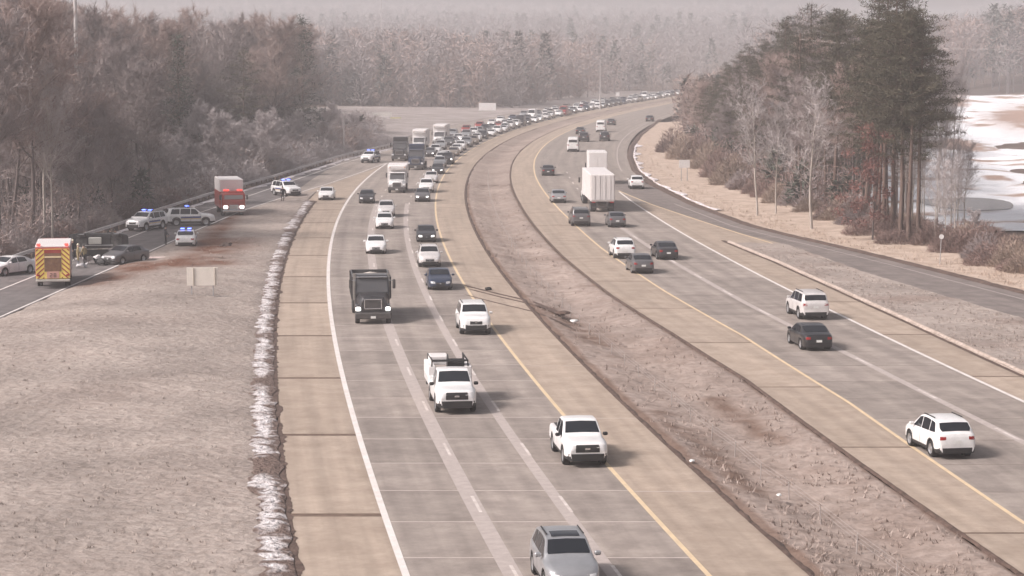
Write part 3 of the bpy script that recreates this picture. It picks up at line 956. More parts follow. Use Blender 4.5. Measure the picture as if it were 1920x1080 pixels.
    for s in (1, -1):
        xd = sorted({q for sd_ in sides for q in sd_[:2]})
        for x_ in (xd[0] + .02, (sides[0][0] + sides[-1 if len(sides) == 1 else 1][1]) / 2, min(xd[-1] + .04, axles[1] - Ra - .04)):
            if any(abs(x_ - a) < Ra * 1.02 for a in axles):
                continue
            R.add('door_seam', grid_patch(lambda u, v: (x_ + (u - .5) * .02, s * (side_y(x_, zb(x_) + .14 + v * (float(zbelt(x_)) - .03 - zb(x_) - .14)) + .004), zb(x_) + .14 + v * (float(zbelt(x_)) - .03 - zb(x_) - .14)), 1, 5), M_TRIM)
        for sd_ in sides[:2]:
            hx = sd_[0] + .10
            hz_ = float(zbelt(hx)) - .10
            R.add('door_handle', cbox((hx, s * (side_y(hx, hz_) + .015), hz_), (.16, .035, .035), .01), 'PAINT')
    for a in axles:
        for s in (1, -1):
            add_wheel(R, a, s * (W / 2 - .015), r)
            # dark wheel house behind the tyre
            R.add('wheel_arch', lathe_y([(s * (W / 2 - .30), Ra * .98), (s * (W / 2 - .06), Ra * .98)], a, r, 20), M_TRIM, smooth=True)
    zb_f = float(zbelt(L / 2 - .25))
    wF, wR = float(wf(L / 2 - .1)), float(wf(-L / 2 + .1))
    hz = float(np.interp(L / 2 - .12, [a for a, _ in top], [b for _, b in top]))
    if face == 'truck':
        g = fpatch('grille', -wF * .62, wF * .62, hz - .38, hz - .06, M_TRIM, nv=4)
        fpatch('emblem', -.11, .11, hz - .27, hz - .19, M_CHROME, out=.03, parent=g)
        for s in (1, -1):
            fpatch('headlight', s * wF * .66, s * wF * .98, hz - .32, hz - .09, 'LAMP')
        fpatch('front_bumper', -wF * .99, wF * .99, clear + .02, hz - .44, M_TRIM, nu=10, nv=3, out=.03)  # black bumper drawn taller to take in the shadow underneath it
    else:
        z1 = hz - .12
        g = fpatch('grille', -wF * .46, wF * .46, z1 - .24, z1 - .04, M_TRIM, nv=4)
        fpatch('emblem', -.06, .06, z1 - .16, z1 - .09, M_CHROME, out=.02, parent=g)
        for s in (1, -1):
            fpatch('headlight', s * wF * .56, s * wF * .985, z1 - .13, z1 + .02, 'LAMP', skew=.03)
        fpatch('front_bumper', -wF * .97, wF * .97, clear + .06, z1 - .26, M_TRIM, nu=10, nv=3, out=.012)  # black patch also stands in for the shade low on the nose
    zr = float(np.interp(-L / 2 + .1, [a for a, _ in belt], [b for _, b in belt]))
    for s in (1, -1):
        fpatch('tail_light', s * wR * .62, s * wR * .985, zr - .20, zr - .05, M_RED, -1)
    fpatch('rear_bumper', -wR * .97, wR * .97, clear + .06, clear + .30, M_TRIM, -1, nu=10, nv=3)
    fpatch('license_plate', -.17, .17, zr - .36, zr - .22, M_PLATE, -1, nu=2, nv=1, out=.02)
    if rails:
        for s in (1, -1):
            xa, xb = rw[1] + .6, ws[1] - .3
            y_ = ring(0)[-3][0] * .96
            R.add('roof_rail', tube((xa, s * y_, float(zt(xa)) + .03), (xb, s * y_, float(zt(xb)) + .03), .025, n=6), M_TRIM)
    if bed:
        x0, x1 = bed
        def fn(u, v):
            x = x0 + (x1 - x0) * v
            y = (2 * u - 1) * float(wf(x)) * .80
            return (x, y, top_z(x, 0) + .014)
        R.add('bed_cover', grid_patch(fn, 2, 3), M_TRIM)
    if extra:
        extra(R, ring, zt)
    return R

SEDAN = car(4.8, 1.84,
    [(-2.4, .62), (-2.37, .88), (-2.3, 1.0), (-2.0, 1.06), (-1.78, 1.08), (-1.05, 1.38), (-.5, 1.455), (.1, 1.45), (.45, 1.40), (1.22, 1.02), (1.4, .97), (2.0, .86), (2.28, .76), (2.37, .66), (2.4, .52)],
    [(-2.4, .6), (-2.3, .90), (-1.8, .99), (-1, .97), (0, .94), (1.1, .92), (1.5, .88), (2.1, .77), (2.3, .68), (2.4, .48)],
    [(-2.4, .70), (-2.34, .80), (-2.1, .88), (-1.4, .92), (1.3, .92), (1.9, .89), (2.2, .81), (2.34, .70), (2.4, .56)],
    (-1.38, 1.42), .33, .19, (1.12, .46), (-1.74, -1.04), [(-.05, 1.0, .02, .42), (-1.1, -.12, -.92, -.06)])
COMPACT = car(4.4, 1.8,
    [(-2.2, .62), (-2.18, .95), (-2.1, 1.04), (-1.7, 1.10), (-1.1, 1.40), (-.6, 1.50), (.0, 1.49), (.4, 1.44), (1.1, 1.06), (1.3, 1.0), (1.8, .9), (2.08, .78), (2.17, .66), (2.2, .52)],
    [(-2.2, .6), (-2.1, .96), (-1.6, 1.0), (0, .96), (1.1, .94), (1.4, .9), (1.9, .8), (2.1, .68), (2.2, .48)],
    [(-2.2, .70), (-2.15, .80), (-1.9, .87), (-1.3, .90), (1.2, .90), (1.7, .87), (2.0, .80), (2.14, .70), (2.2, .56)],
    (-1.3, 1.32), .32, .18, (1.02, .42), (-1.66, -1.08), [(-.05, .92, .02, .38), (-1.1, -.12, -.94, -.06)])
CROSS = car(4.65, 1.85,
    [(-2.32, .70), (-2.30, 1.0), (-2.24, 1.12), (-2.08, 1.22), (-1.72, 1.58), (-1.3, 1.655), (-.5, 1.69), (.1, 1.67), (.42, 1.60), (1.08, 1.17), (1.25, 1.11), (1.9, 1.01), (2.18, .90), (2.29, .76), (2.32, .6)],
    [(-2.32, .66), (-2.25, 1.06), (-2.0, 1.12), (-1, 1.08), (0, 1.05), (1.0, 1.03), (1.4, 1.0), (2.0, .90), (2.2, .78), (2.32, .55)],
    [(-2.32, .74), (-2.26, .83), (-2.0, .90), (-1.3, .925), (1.2, .925), (1.8, .90), (2.1, .83), (2.26, .72), (2.32, .58)],
    (-1.36, 1.36), .355, .22, (1.00, .44), (-2.07, -1.74), [(-.02, .92, .04, .40), (-1.0, -.10, -.95, -.04), (-1.75, -1.08, -1.5, -1.03)], rails=True, clad=.25)
SUV = car(5.0, 1.96,
    [(-2.5, .8), (-2.48, 1.1), (-2.42, 1.22), (-2.34, 1.3), (-2.16, 1.70), (-1.9, 1.785), (-.8, 1.82), (.2, 1.81), (.52, 1.74), (1.12, 1.28), (1.26, 1.23), (2.1, 1.14), (2.38, 1.04), (2.47, .85), (2.5, .65)],
    [(-2.5, .76), (-2.42, 1.16), (-2.0, 1.18), (0, 1.14), (1.0, 1.12), (1.5, 1.09), (2.2, 1.0), (2.4, .88), (2.5, .62)],
    [(-2.5, .82), (-2.42, .90), (-2.1, .96), (-1.3, .98), (1.3, .98), (2.0, .955), (2.3, .89), (2.45, .80), (2.5, .68)],
    (-1.45, 1.5), .385, .25, (1.04, .54), (-2.33, -2.18), [(.02, .98, .06, .48), (-1.05, -.06, -1.0, -.02), (-2.02, -1.12, -1.86, -1.08)], k=.24, face='sedan', rails=True, clad=.25)
PICKUP = car(5.45, 1.92,
    [(-2.72, .78), (-2.70, 1.06), (-2.6, 1.12), (-.92, 1.14), (-.86, 1.2), (-.74, 1.66), (-.5, 1.78), (.3, 1.80), (.6, 1.73), (1.22, 1.24), (1.36, 1.19), (2.2, 1.13), (2.56, 1.09), (2.68, 1.02), (2.72, .9)],
    [(-2.72, .75), (-2.6, 1.09), (-.9, 1.11), (0, 1.09), (1.0, 1.07), (1.5, 1.05), (2.3, 1.02), (2.6, .98), (2.72, .84)],
    [(-2.72, .88), (-2.65, .93), (-1.5, .96), (1.4, .96), (2.1, .945), (2.5, .89), (2.66, .82), (2.72, .74)],
    (-1.62, 1.62), .39, .30, (1.14, .62), (-.86, -.76), [(.02, 1.08, .06, .56), (-.7, -.08, -.6, -.04)], k=.24, face='truck', bed=(-2.55, -.98), clad=.25)
VAN = car(5.6, 2.02,
    [(-2.8, .9), (-2.79, 1.4), (-2.76, 2.1), (-2.65, 2.42), (-2.3, 2.48), (.8, 2.48), (1.1, 2.38), (1.85, 1.5), (2.0, 1.38), (2.5, 1.18), (2.72, 1.0), (2.8, .7)],
    [(-2.8, .88), (-2.7, 1.3), (1.2, 1.26), (2.0, 1.18), (2.5, 1.02), (2.8, .65)],
    [(-2.8, .92), (-2.7, .98), (-2.3, 1.01), (1.8, 1.01), (2.3, .96), (2.65, .86), (2.8, .72)],
    (-1.7, 1.75), .35, .24, (1.80, 1.16), (-2.78, -2.762), [(1.0, 1.62, 1.02, 1.2)], k=.1, face='sedan')

def police_extra(R, x, z, roofw, decal=True):
    b_ = R.add('light_bar', cbox((x, 0, z + .08), (.28, roofw, .12), .03), M_TRIM)
    R.add('beacon', cbox((x, roofw * .28, z + .10), (.30, roofw * .36, .10), .03), M_BLUELT, parent=b_)
    R.add('beacon', cbox((x, -roofw * .28, z + .10), (.30, roofw * .36, .10), .03), M_BLUELT, parent=b_)
import copy
def police(base, x, z, w, hw, decals):
    R = Rig(base.L)
    R.parts = [dict(p) for p in base.parts]
    police_extra(R, x, z, w)
    for s in (1, -1):
        for (x0, x1, z0, z1, m) in decals:
            R.add('side_decal', cbox(((x0 + x1) / 2, s * (hw + .004), (z0 + z1) / 2), (x1 - x0, .012, z1 - z0), .004), m)
    return R
CROSS_SR = Rig(CROSS.L)
CROSS_SR.parts = [dict(p) for p in CROSS.parts]
CROSS_SR.add('sunroof', grid_patch(lambda u, v: (-.35 + .62 * v, (2 * u - 1) * .48, float(np.interp(-.35 + .62 * v, [-.5, .1, .42], [1.69, 1.67, 1.60])) + .013 - .012 * (2 * u - 1) ** 2), 6, 5), M_GLASS, smooth=True)
P_SEDAN = police(SEDAN, -.2, 1.455, 1.1, .92, [(-1.0, .9, .68, .80, M_NAVY), (-1.0, .9, .60, .655, M_GOLD)])
P_SUV = police(SUV, -.2, 1.815, 1.25, .98, [(-1.0, 1.0, .78, .95, M_NAVY), (-1.0, 1.0, .68, .75, M_GOLD)])
P_PICKUP = police(PICKUP, .0, 1.795, 1.2, .96, [(-.7, 1.1, .80, .96, M_NAVY)])

# ------------------------------------------------------------------ trucks
M_BOX = mat('white box body', (.76, .73, .72), (.70, .66, .65), .6, .45)
M_STEELDK = mat('dark steel', (.05, .047, .047), (.08, .072, .07), 3, .6)
M_GREYBED = mat('dull grey bed', (.34, .32, .30), (.25, .23, .215), 1.2, .7)
def cabover_glass(R, x, w, z0, z1, slope_):
    V = [(x, -w, z0), (x, w, z0), (x - slope_, w * .94, z1), (x - slope_, -w * .94, z1)]
    R.add('windshield', ([(v[0] + .02, v[1], v[2]) for v in V], [(0, 1, 2, 3)]), M_GLASS)

def conv_truck_front(R, xf, paint='PAINT', lamp='LAMP', cabtop=2.85, hoodz=1.75, w=1.15, cabw=1.12):
    """hood, cab, grille, lamps, bumper, mirrors of a conventional truck; front at x = xf"""
    V = []
    st = [(xf, .62, hoodz - .22, w * .66), (xf - .12, .60, hoodz - .08, w * .74), (xf - .9, .60, hoodz, w * .86), (xf - 1.45, .60, hoodz + .08, w * .93)]
    for x, z0, z1, hw in st:
        V += [(x, -hw, z0), (x, -hw, z0 + (z1 - z0) * .72), (x, -hw * .80, z1 - .02), (x, 0, z1 + .05), (x, hw * .80, z1 - .02), (x, hw, z0 + (z1 - z0) * .72), (x, hw, z0)]
    F = [(i * 7 + j, i * 7 + j + 1, (i + 1) * 7 + j + 1, (i + 1) * 7 + j) for i in range(3) for j in range(6)] + [(0, 6, 5, 4, 3, 2, 1)]
    R.add('hood', (V, F), paint, smooth=True, sharp=30)
    c0 = xf - 1.42
    V = [(c0, -cabw, .7), (c0, cabw, .7), (c0, cabw, hoodz), (c0, -cabw, hoodz), (c0 - .42, -cabw * .94, cabtop - .08), (c0 - .42, cabw * .94, cabtop - .08), (c0 - .6, -cabw * .88, cabtop), (c0 - .6, cabw * .88, cabtop),
         (c0 - 1.75, -cabw * .94, cabtop), (c0 - 1.75, cabw * .94, cabtop), (c0 - 1.75, -cabw, .7), (c0 - 1.75, cabw, .7), (c0 - 1.75, -cabw, hoodz), (c0 - 1.75, cabw, hoodz)]
    F = [(0, 1, 2, 3), (3, 2, 5, 4), (4, 5, 7, 6), (6, 7, 9, 8), (10, 11, 13, 12)[::-1], (12, 13, 9, 8)[::-1], (1, 11, 13, 2), (2, 13, 9, 7, 5), (0, 3, 12, 10), (3, 4, 6, 8, 12), (0, 10, 11, 1)]
    R.add('cab', (V, F), paint, smooth=True, sharp=20)
    R.add('windshield', ([(c0 + .014, -cabw * .90, hoodz + .08), (c0 + .014, cabw * .90, hoodz + .08), (c0 - .36, cabw * .86, cabtop - .17), (c0 - .36, -cabw * .86, cabtop - .17)], [(0, 1, 2, 3)]), mat('truck windshield', (.085, .085, .09), rough=.08, spec=.6))  # grey base colour stands in for sky reflected in the glass
    R.add('sun_visor', cbox((c0 - .30, 0, cabtop - .10), (.26, cabw * 1.8, .08), .03), M_CHROME)
    for s in (1, -1):
        R.add('side_window', ([(c0 - .18, s * (cabw * .997 + .01), hoodz + .06), (c0 - 1.2, s * (cabw * .997 + .01), hoodz + .06), (c0 - 1.2, s * (cabw * .95 + .012), cabtop - .25), (c0 - .5, s * (cabw * .95 + .012), cabtop - .25)], [(0, 1, 2, 3)]), M_GLASS)
        R.add('headlight', cbox((xf - .10, s * w * .84, .98), (.24, .34, .26), .06), lamp)
        f_ = [(xf - .12, s * w * .62, .6), (xf - .12, s * w, .6), (xf - 1.25, s * w, .62), (xf - 1.25, s * w * .6, .62), (xf - .2, s * w * .7, 1.30), (xf - .25, s * w * .98, 1.16), (xf - 1.2, s * w, 1.2), (xf - 1.2, s * w * .7, 1.34)]
        R.add('fender', (f_, [(0, 1, 5, 4), (1, 2, 6, 5), (4, 5, 6, 7), (2, 3, 7, 6)]), paint)
        mr = R.add('mirror', cbox((c0 - .05, s * (cabw + .30), hoodz + .62), (.10, .20, .62), .04), M_STEELDK)
        R.add('mirror_arm', tube((c0 - .1, s * cabw * .96, hoodz + .85), (c0 - .05, s * (cabw + .3), hoodz + .85), .025, n=6), M_CHROME, parent=mr)
    g = R.add('grille', cbox((xf + .01, 0, hoodz - .55), (.05, w * .86, .56), .02), M_STEELDK)
    R.add('grille_frame', join(cbox((xf + .03, 0, hoodz - .25), (.05, w * .98, .08), .02), cbox((xf + .03, 0, hoodz - .85), (.05, w * .98, .08), .02), cbox((xf + .03, w * .47, hoodz - .55), (.05, .08, .56), .02), cbox((xf + .03, -w * .47, hoodz - .55), (.05, .08, .56), .02)), M_CHROME, parent=g)
    R.add('front_bumper', cbox((xf + .08, 0, .55), (.22, w * 2.06, .42), .06), M_STEELDK)
    R.add('license_plate', cbox((xf + .20, 0, .46), (.02, .32, .16), .004), M_PLATE)
    add_wheel(R, xf - .62, w, .5, .3); add_wheel(R, xf - .62, -w, .5, .3)

def dump_truck():
    R = Rig(8.6); xf = 4.2
    conv_truck_front(R, xf, cabtop=3.0, hoodz=1.85)
    c1 = xf - 3.25
    R.add('chassis', cbox((-.9, 0, .85), (6.4, .9, .3), .02), M_STEELDK)
    x0, x1, w, zb_, zt_ = -4.2, c1 - .15, 1.22, 1.25, 2.75
    R.add('bed_floor', cbox(((x0 + x1) / 2, 0, zb_), (x1 - x0, 2 * w, .14), .01), M_GREYBED)
    for s in (1, -1):
        b_ = R.add('bed_side', cbox(((x0 + x1) / 2, s * w, (zb_ + zt_) / 2), (x1 - x0, .09, zt_ - zb_), .01), 'PAINT')
        for q in range(5):
            R.add('side_rib', cbox((x0 + .3 + q * (x1 - x0 - .6) / 4, s * (w + .07), (zb_ + zt_) / 2), (.12, .08, zt_ - zb_ - .05), .01), 'PAINT', parent=b_)
    R.add('bed_front', cbox((x1, 0, (zb_ + zt_) / 2 + .12), (.1, 2 * w, zt_ - zb_ + .24), .01), M_GREYBED)
    R.add('tailgate', cbox((x0, 0, (zb_ + zt_) / 2), (.1, 2 * w, zt_ - zb_), .01), 'PAINT')
    g = grid_patch(lambda u, v: (x0 + .1 + (x1 - x0 - .2) * v, (2 * u - 1) * (w - .06), zt_ - .45 + .5 * math.sin(math.pi * v) * math.sin(math.pi * u) + .08 * nz(u * 7, v * 7, 1)), 10, 12)
    R.add('load', g, mat('gravel load', (.40, .36, .32), (.55, .50, .46), 4, .95), smooth=False)
    for x in (-2.3, -3.55):
        for s in (1, -1):
            add_wheel(R, x, s * 1.2, .5, .5, True)
    return R
def box_truck(L=7.6, hh=3.35, over=True):
    R = Rig(L); xf = L / 2
    conv_truck_front(R, xf, cabtop=2.45, hoodz=1.5, w=1.05, cabw=1.0)
    x0, x1 = -L / 2, xf - 2.75
    b_ = R.add('cargo_box', cbox(((x0 + x1) / 2, 0, (1.0 + hh) / 2), (x1 - x0, 2.44, hh - 1.0), .05), M_BOX)
    R.add('wind_cap', cbox((x1 + .25, 0, hh - .32), (.62, 2.36, .62), .18), M_BOX)
    for s in (-1, 1):
        R.add('marker_lamp', cbox((x1 + .57, s * .9, hh - .3), (.03, .12, .1), .01), mat('amber lens', (.5, .2, .03)), parent=b_)
    for q in range(2):
        R.add('rear_door', cbox((x0 - .02, (q - .5) * 1.18, (1.05 + hh) / 2), (.05, 1.14, hh - 1.2), .02), M_BOX, parent=b_)
    R.add('chassis', cbox((-.6, 0, .8), (L - 2, .9, .28), .02), M_STEELDK)
    R.add('rear_bumper', cbox((x0, 0, .6), (.12, 2.2, .14), .02), M_STEELDK)
    for s in (1, -1):
        add_wheel(R, x0 + 1.9, s * 1.15, .46, .46, True)
    return R
def semi(L=19.5, hh=4.1, door=True):
    R = Rig(L); xf = L / 2
    conv_truck_front(R, xf, cabtop=2.9, hoodz=1.85)
    R.add('sleeper', cbox((xf - 3.9, 0, 2.25), (1.7, 2.36, 3.0), .12), 'PAINT')
    R.add('roof_fairing', cbox((xf - 3.6, 0, 3.7), (1.6, 2.2, .5), .2), 'PAINT')
    x0, x1 = -L / 2, xf - 5.0
    b_ = R.add('trailer_box', cbox(((x0 + x1) / 2, 0, (1.15 + hh) / 2), (x1 - x0, 2.6, hh - 1.15), .05), M_BOX)
    for q in range(2):
        d_ = R.add('rear_door', cbox((x0 - .02, (q - .5) * 1.22, (1.25 + hh) / 2), (.05, 1.19, hh - 1.4), .015), M_BOX, parent=b_)
    for y in (-.3, .3, -.85, .85):
        R.add('lock_rod', tube((x0 - .07, y, 1.35), (x0 - .07, y, hh - .15), .02, n=6), M_STEEL, parent=b_)
    for s in (1, -1):
        for q in range(8):
            R.add('side_panel', cbox((x0 + (q + .5) * (x1 - x0) / 8, s * 1.305, (1.2 + hh) / 2), ((x1 - x0) / 8 - .03, .02, hh - 1.35), .005), M_BOX, parent=b_)
        R.add('tail_light', cbox((x0 - .03, s * 1.0, 1.08), (.05, .4, .12), .02), M_RED)
        R.add('mud_flap', cbox((x0 + .35, s * .95, .55), (.03, .6, .7), .01), M_TYRE)
        for x in (x0 + 1.1, x0 + 2.4, xf - 4.2, xf - 5.5):
            add_wheel(R, x, s * 1.28, .5, .55, True)
    R.add('underride_guard', join(cbox((x0 + .02, 0, .55), (.1, 2.3, .12), .02), cbox((x0 + .05, .6, .85), (.1, .1, .6), .01), cbox((x0 + .05, -.6, .85), (.1, .1, .6), .01)), M_STEELDK)
    R.add('chassis', cbox(((x0 + xf) / 2, 0, .98), (L - 1, .9, .25), .02), M_STEELDK)
    return R
def utility_truck():
    R = Rig(6.9)
    for p in PICKUP.parts:
        if p['name'] in ('bed_cover', 'rear_bumper', 'license_plate', 'tail_light', 'wheel', 'rim', 'wheel_arch', 'body'):
            continue
        R.parts.append(dict(p, V=[(v[0] + .75, v[1] * 1.06, v[2] * 1.10) for v in p['V']], parent=None if p['parent'] is None else p['parent']))
    # keep the emblem under its grille
    names = [p['name'] for p in R.parts]
    for p in R.parts:
        if p['name'] == 'emblem':
            p['parent'] = names.index('grille')
        elif p['parent'] is not None:
            p['parent'] = None
    b_ = PICKUP.parts[0]
    R.add('body', ([(v[0] + .75, v[1] * 1.06, v[2] * 1.10) for v in b_['V']], b_['F']), ['PAINT', M_TRIM], smooth=True, sharp=38, mi=b_['mi'])
    for x in (2.4, -1.25):
        for s in (1, -1):
            add_wheel(R, x, s * 1.0, .43, .26)
    R.add('service_bed', cbox((-1.95, 0, 1.15), (3.0, 2.2, .5), .05), 'PAINT')
    for s in (1, -1):
        R.add('tool_box', cbox((-1.95, s * .92, 1.55), (2.9, .38, .62), .04), M_BOX)
        R.add('rack_post', tube((-.55, s * .95, 1.5), (-.55, s * .9, 2.14), .04, n=6), M_TRIM)
        R.add('rack_post', tube((-3.3, s * .95, 1.5), (-3.3, s * .9, 2.14), .04, n=6), M_TRIM)
        R.add('rack_rail', tube((-3.35, s * .9, 2.14), (-.5, s * .9, 2.14), .04, n=6), M_TRIM)
    R.add('rack_bar', tube((-.55, -.9, 2.14), (-.55, .9, 2.14), .06, n=6), M_TRIM)
    R.add('reel', join(lathe_y([(-.1, .05), (-.1, .45), (-.05, .45), (-.05, .22), (.7, .22), (.7, .45), (.75, .45), (.75, .05)], -1.1, 1.95, 16)), M_TRIM, smooth=True)
    R.add('white_case', cbox((-2.4, -.45, 1.98), (1.3, .95, .45), .05), M_BOX)
    R.add('rear_bumper', cbox((-3.45, 0, .62), (.15, 2.0, .2), .03), M_TRIM)
    return R
M_FYEL = mat('yellow chevron', (.86, .66, .16), rough=.4)
M_FRED = mat('red chevron', (.34, .05, .035), rough=.4)
M_FDARK = mat('dark compartment', (.16, .075, .04), (.24, .13, .07), 3, .7)
M_SALMON = mat('faded red panel', (.62, .34, .28), rough=.5)
def fire_engine():
    """rear towards -x"""
    R = Rig(8.8); x0 = -4.4; w = 1.27; top = 3.05
    R.add('body', cbox((-1.0, 0, (.75 + top) / 2), (6.8, 2 * w, top - .75), .06), PAINT['firered'])
    R.add('roof', cbox((-1.0, 0, top + .05), (6.7, 2 * w + .02, .14), .05), M_BOX)
    R.add('cab', cbox((3.4, 0, 1.85), (2.0, 2.4, 2.4), .2), PAINT['firered'])
    R.add('windshield', cbox((4.4, 0, 2.2), (.04, 2.1, 1.0), .1), M_GLASS)
    for s in (1, -1):
        R.add('side_band', cbox((-1.0, s * (w + .01), 1.5), (6.5, .02, .22), .005), M_BOX)
        for q in range(4):
            d_ = R.add('roll_door', cbox((-3.4 + q * 1.45, s * (w + .012), 1.95), (1.3, .024, 1.5), .006), mat('roll door grey', (.42, .41, .41), rough=.5))
    xr = x0 - .012
    def plate(y0, y1, z0, z1, m, dx=0, name='panel', par=None):
        return R.add(name, cbox((xr - dx, (y0 + y1) / 2, (z0 + z1) / 2), (.02, y1 - y0, z1 - z0), .004), m, parent=par)
    rear = plate(-w + .03, w - .03, .72, top - .1, M_FYEL, 0, 'rear_panel')
    comp = plate(-.62, .62, 1.25, 2.62, M_FDARK, .02, 'rear_compartment')
    plate(-.60, .60, 2.28, 2.40, mat('cream step', (.85, .68, .42)), .05, 'step_bar', comp)
    plate(-.62, .62, 2.62, 2.90, M_FRED, .02, 'upper_panel')
    plate(-.45, .45, .74, 1.26, M_SALMON, .03, 'number_panel')
    # diagonal stripes clipped to the side panels
    def stripes(y0, y1, z0, z1, sg):
        st, wd = .36, .12
        c_ = -3.0
        while c_ < 6:
            poly = []
            pts_ = [(y0, z0), (y1, z0), (y1, z1), (y0, z1)]
            def clip(pl, fn):
                out = []
                for i in range(len(pl)):
                    a, b2 = pl[i], pl[(i + 1) % len(pl)]
                    fa, fb = fn(a), fn(b2)
                    if fa >= 0:
                        out.append(a)
                    if fa * fb < 0:
                        t = fa / (fa - fb)
                        out.append((a[0] + (b2[0] - a[0]) * t, a[1] + (b2[1] - a[1]) * t))
                return out
            g_ = lambda p: p[1] + sg * p[0] * .9 - c_
            pl = clip(pts_, lambda p: g_(p))
            pl = clip(pl, lambda p: wd - g_(p)) if len(pl) > 2 else []
            if len(pl) > 2:
                n = len(pl)
                Vv = [(xr - .012, p[0], p[1]) for p in pl] + [(xr - .022, p[0], p[1]) for p in pl]
                Ff = [tuple(range(n))[::-1], tuple(range(n, 2 * n))] + [(i, (i + 1) % n, n + (i + 1) % n, n + i) for i in range(n)]
                R.add('chevron_stripe', (Vv, Ff), M_FRED, parent=rear)
            c_ += st
    stripes(.64, w - .05, .74, top - .12, 1)
    stripes(-w + .05, -.64, .74, top - .12, -1)
    # number 28 on the panel, made of bars
    def bar(y, z, sy, sz):
        R.add('number_bar', cbox((xr - .05, y, z), (.012, sy, sz), .002), mat('number dark', (.10, .05, .04)), parent=rear)
    for yy, segs in ((.14, 'abged'), (-.14, 'abcdefg')):
        gz = .98
        S = {'a': (0, .13, .16, .04), 'g': (0, 0, .16, .04), 'd': (0, -.13, .16, .04), 'b': (-.07, .065, .04, .13), 'c': (-.07, -.065, .04, .13), 'f': (.07, .065, .04, .13), 'e': (.07, -.065, .04, .13)}
        for s_ in segs:
            q = S[s_]
            bar(yy + q[0], gz + q[1], q[2], q[3])
    for s in (1, -1):
        R.add('tail_light', cbox((xr - .03, s * (w - .2), .98), (.05, .22, .14), .03), M_RED)
        R.add('rear_beacon', cbox((x0 + .1, s * (w - .25), top + .2), (.2, .3, .18), .05), M_REDLT)
    R.add('rear_bumper', cbox((x0 - .2, 0, .6), (.5, 2.5, .16), .04), mat('diamond plate', (.55, .52, .48), rough=.4, metal=.5))
    R.add('chassis', cbox((0, 0, .62), (8, 1.0, .3), .02), M_STEELDK)
    for x in (-2.4, 2.6):
        for s in (1, -1):
            add_wheel(R, x, s * 1.22, .52, .4, True)
    return R
def rescue_truck():
    """front towards +x: red cab, tall white box"""
    R = Rig(8.2); xf = 4.1
    R.add('cab', cbox((xf - .95, 0, 1.6), (1.9, 2.45, 1.75), .16), PAINT['firered'])
    R.add('cab_top', cbox((xf - 1.05, 0, 2.5), (1.66, 2.3, .34), .12), PAINT['firered'])
    R.add('windshield', cbox((xf - .02, 0, 2.02), (.05, 2.15, .62), .12), mat('bright windshield', (.35, .33, .34), rough=.08))  # pale base colour paints the bright reflection on the windshield
    R.add('wiper_panel', cbox((xf + .01, 0, 1.42), (.05, 2.2, .45), .05), PAINT['firered'])
    R.add('grille', cbox((xf + .02, 0, .98), (.06, .95, .5), .03), M_CHROME)
    for s in (1, -1):
        R.add('headlight', cbox((xf + .02, s * .86, .98), (.08, .5, .36), .08), M_LIT)
        R.add('mirror', cbox((xf - .1, s * 1.42, 2.0), (.12, .18, .5), .04), M_STEELDK)
        R.add('side_window', cbox((xf - .95, s * 1.225, 2.0), (1.2, .03, .6), .08), M_GLASS)
        R.add('beacon', cbox((xf - .7, s * .7, 2.74), (.3, .55, .16), .05), M_REDLT)
    R.add('front_bumper', cbox((xf + .2, 0, .58), (.5, 2.4, .3), .06), M_CHROME)
    R.add('box_body', cbox((-1.1, 0, 2.3), (6.0, 2.5, 3.0), .06), M_BOX)
    R.add('box_band', cbox((-1.1, 0, 1.62), (6.04, 2.53, 1.75), .03), PAINT['firered'])
    for s in (1, -1):
        for q in range(4):
            R.add('locker_door', cbox((-3.3 + q * 1.45, s * 1.275, 1.7), (1.3, .03, 1.3), .01), PAINT['firered'])
        for x in (2.5, -2.3):
            add_wheel(R, x, s * 1.2, .5, .4, True)
    R.add('chassis', cbox((0, 0, .65), (7.6, 1.0, .3), .02), M_STEELDK)
    return R
DUMP, BOXT, SEMI, UTIL, FIRE, RESC = dump_truck(), box_truck(), semi(), utility_truck(), fire_engine(), rescue_truck()
BOBTAIL = Rig(8.0)
conv_truck_front(BOBTAIL, 4.0, cabtop=2.95, hoodz=1.85)
BOBTAIL.add('sleeper', cbox((.1, 0, 2.2), (1.7, 2.3, 2.9), .12), 'PAINT')
BOBTAIL.add('chassis', cbox((-1.5, 0, .95), (5, .9, .25), .02), M_STEELDK)
for x_ in (-1.9, -3.2):
    for s_ in (1, -1):
        add_wheel(BOBTAIL, x_, s_ * 1.25, .5, .5, True)

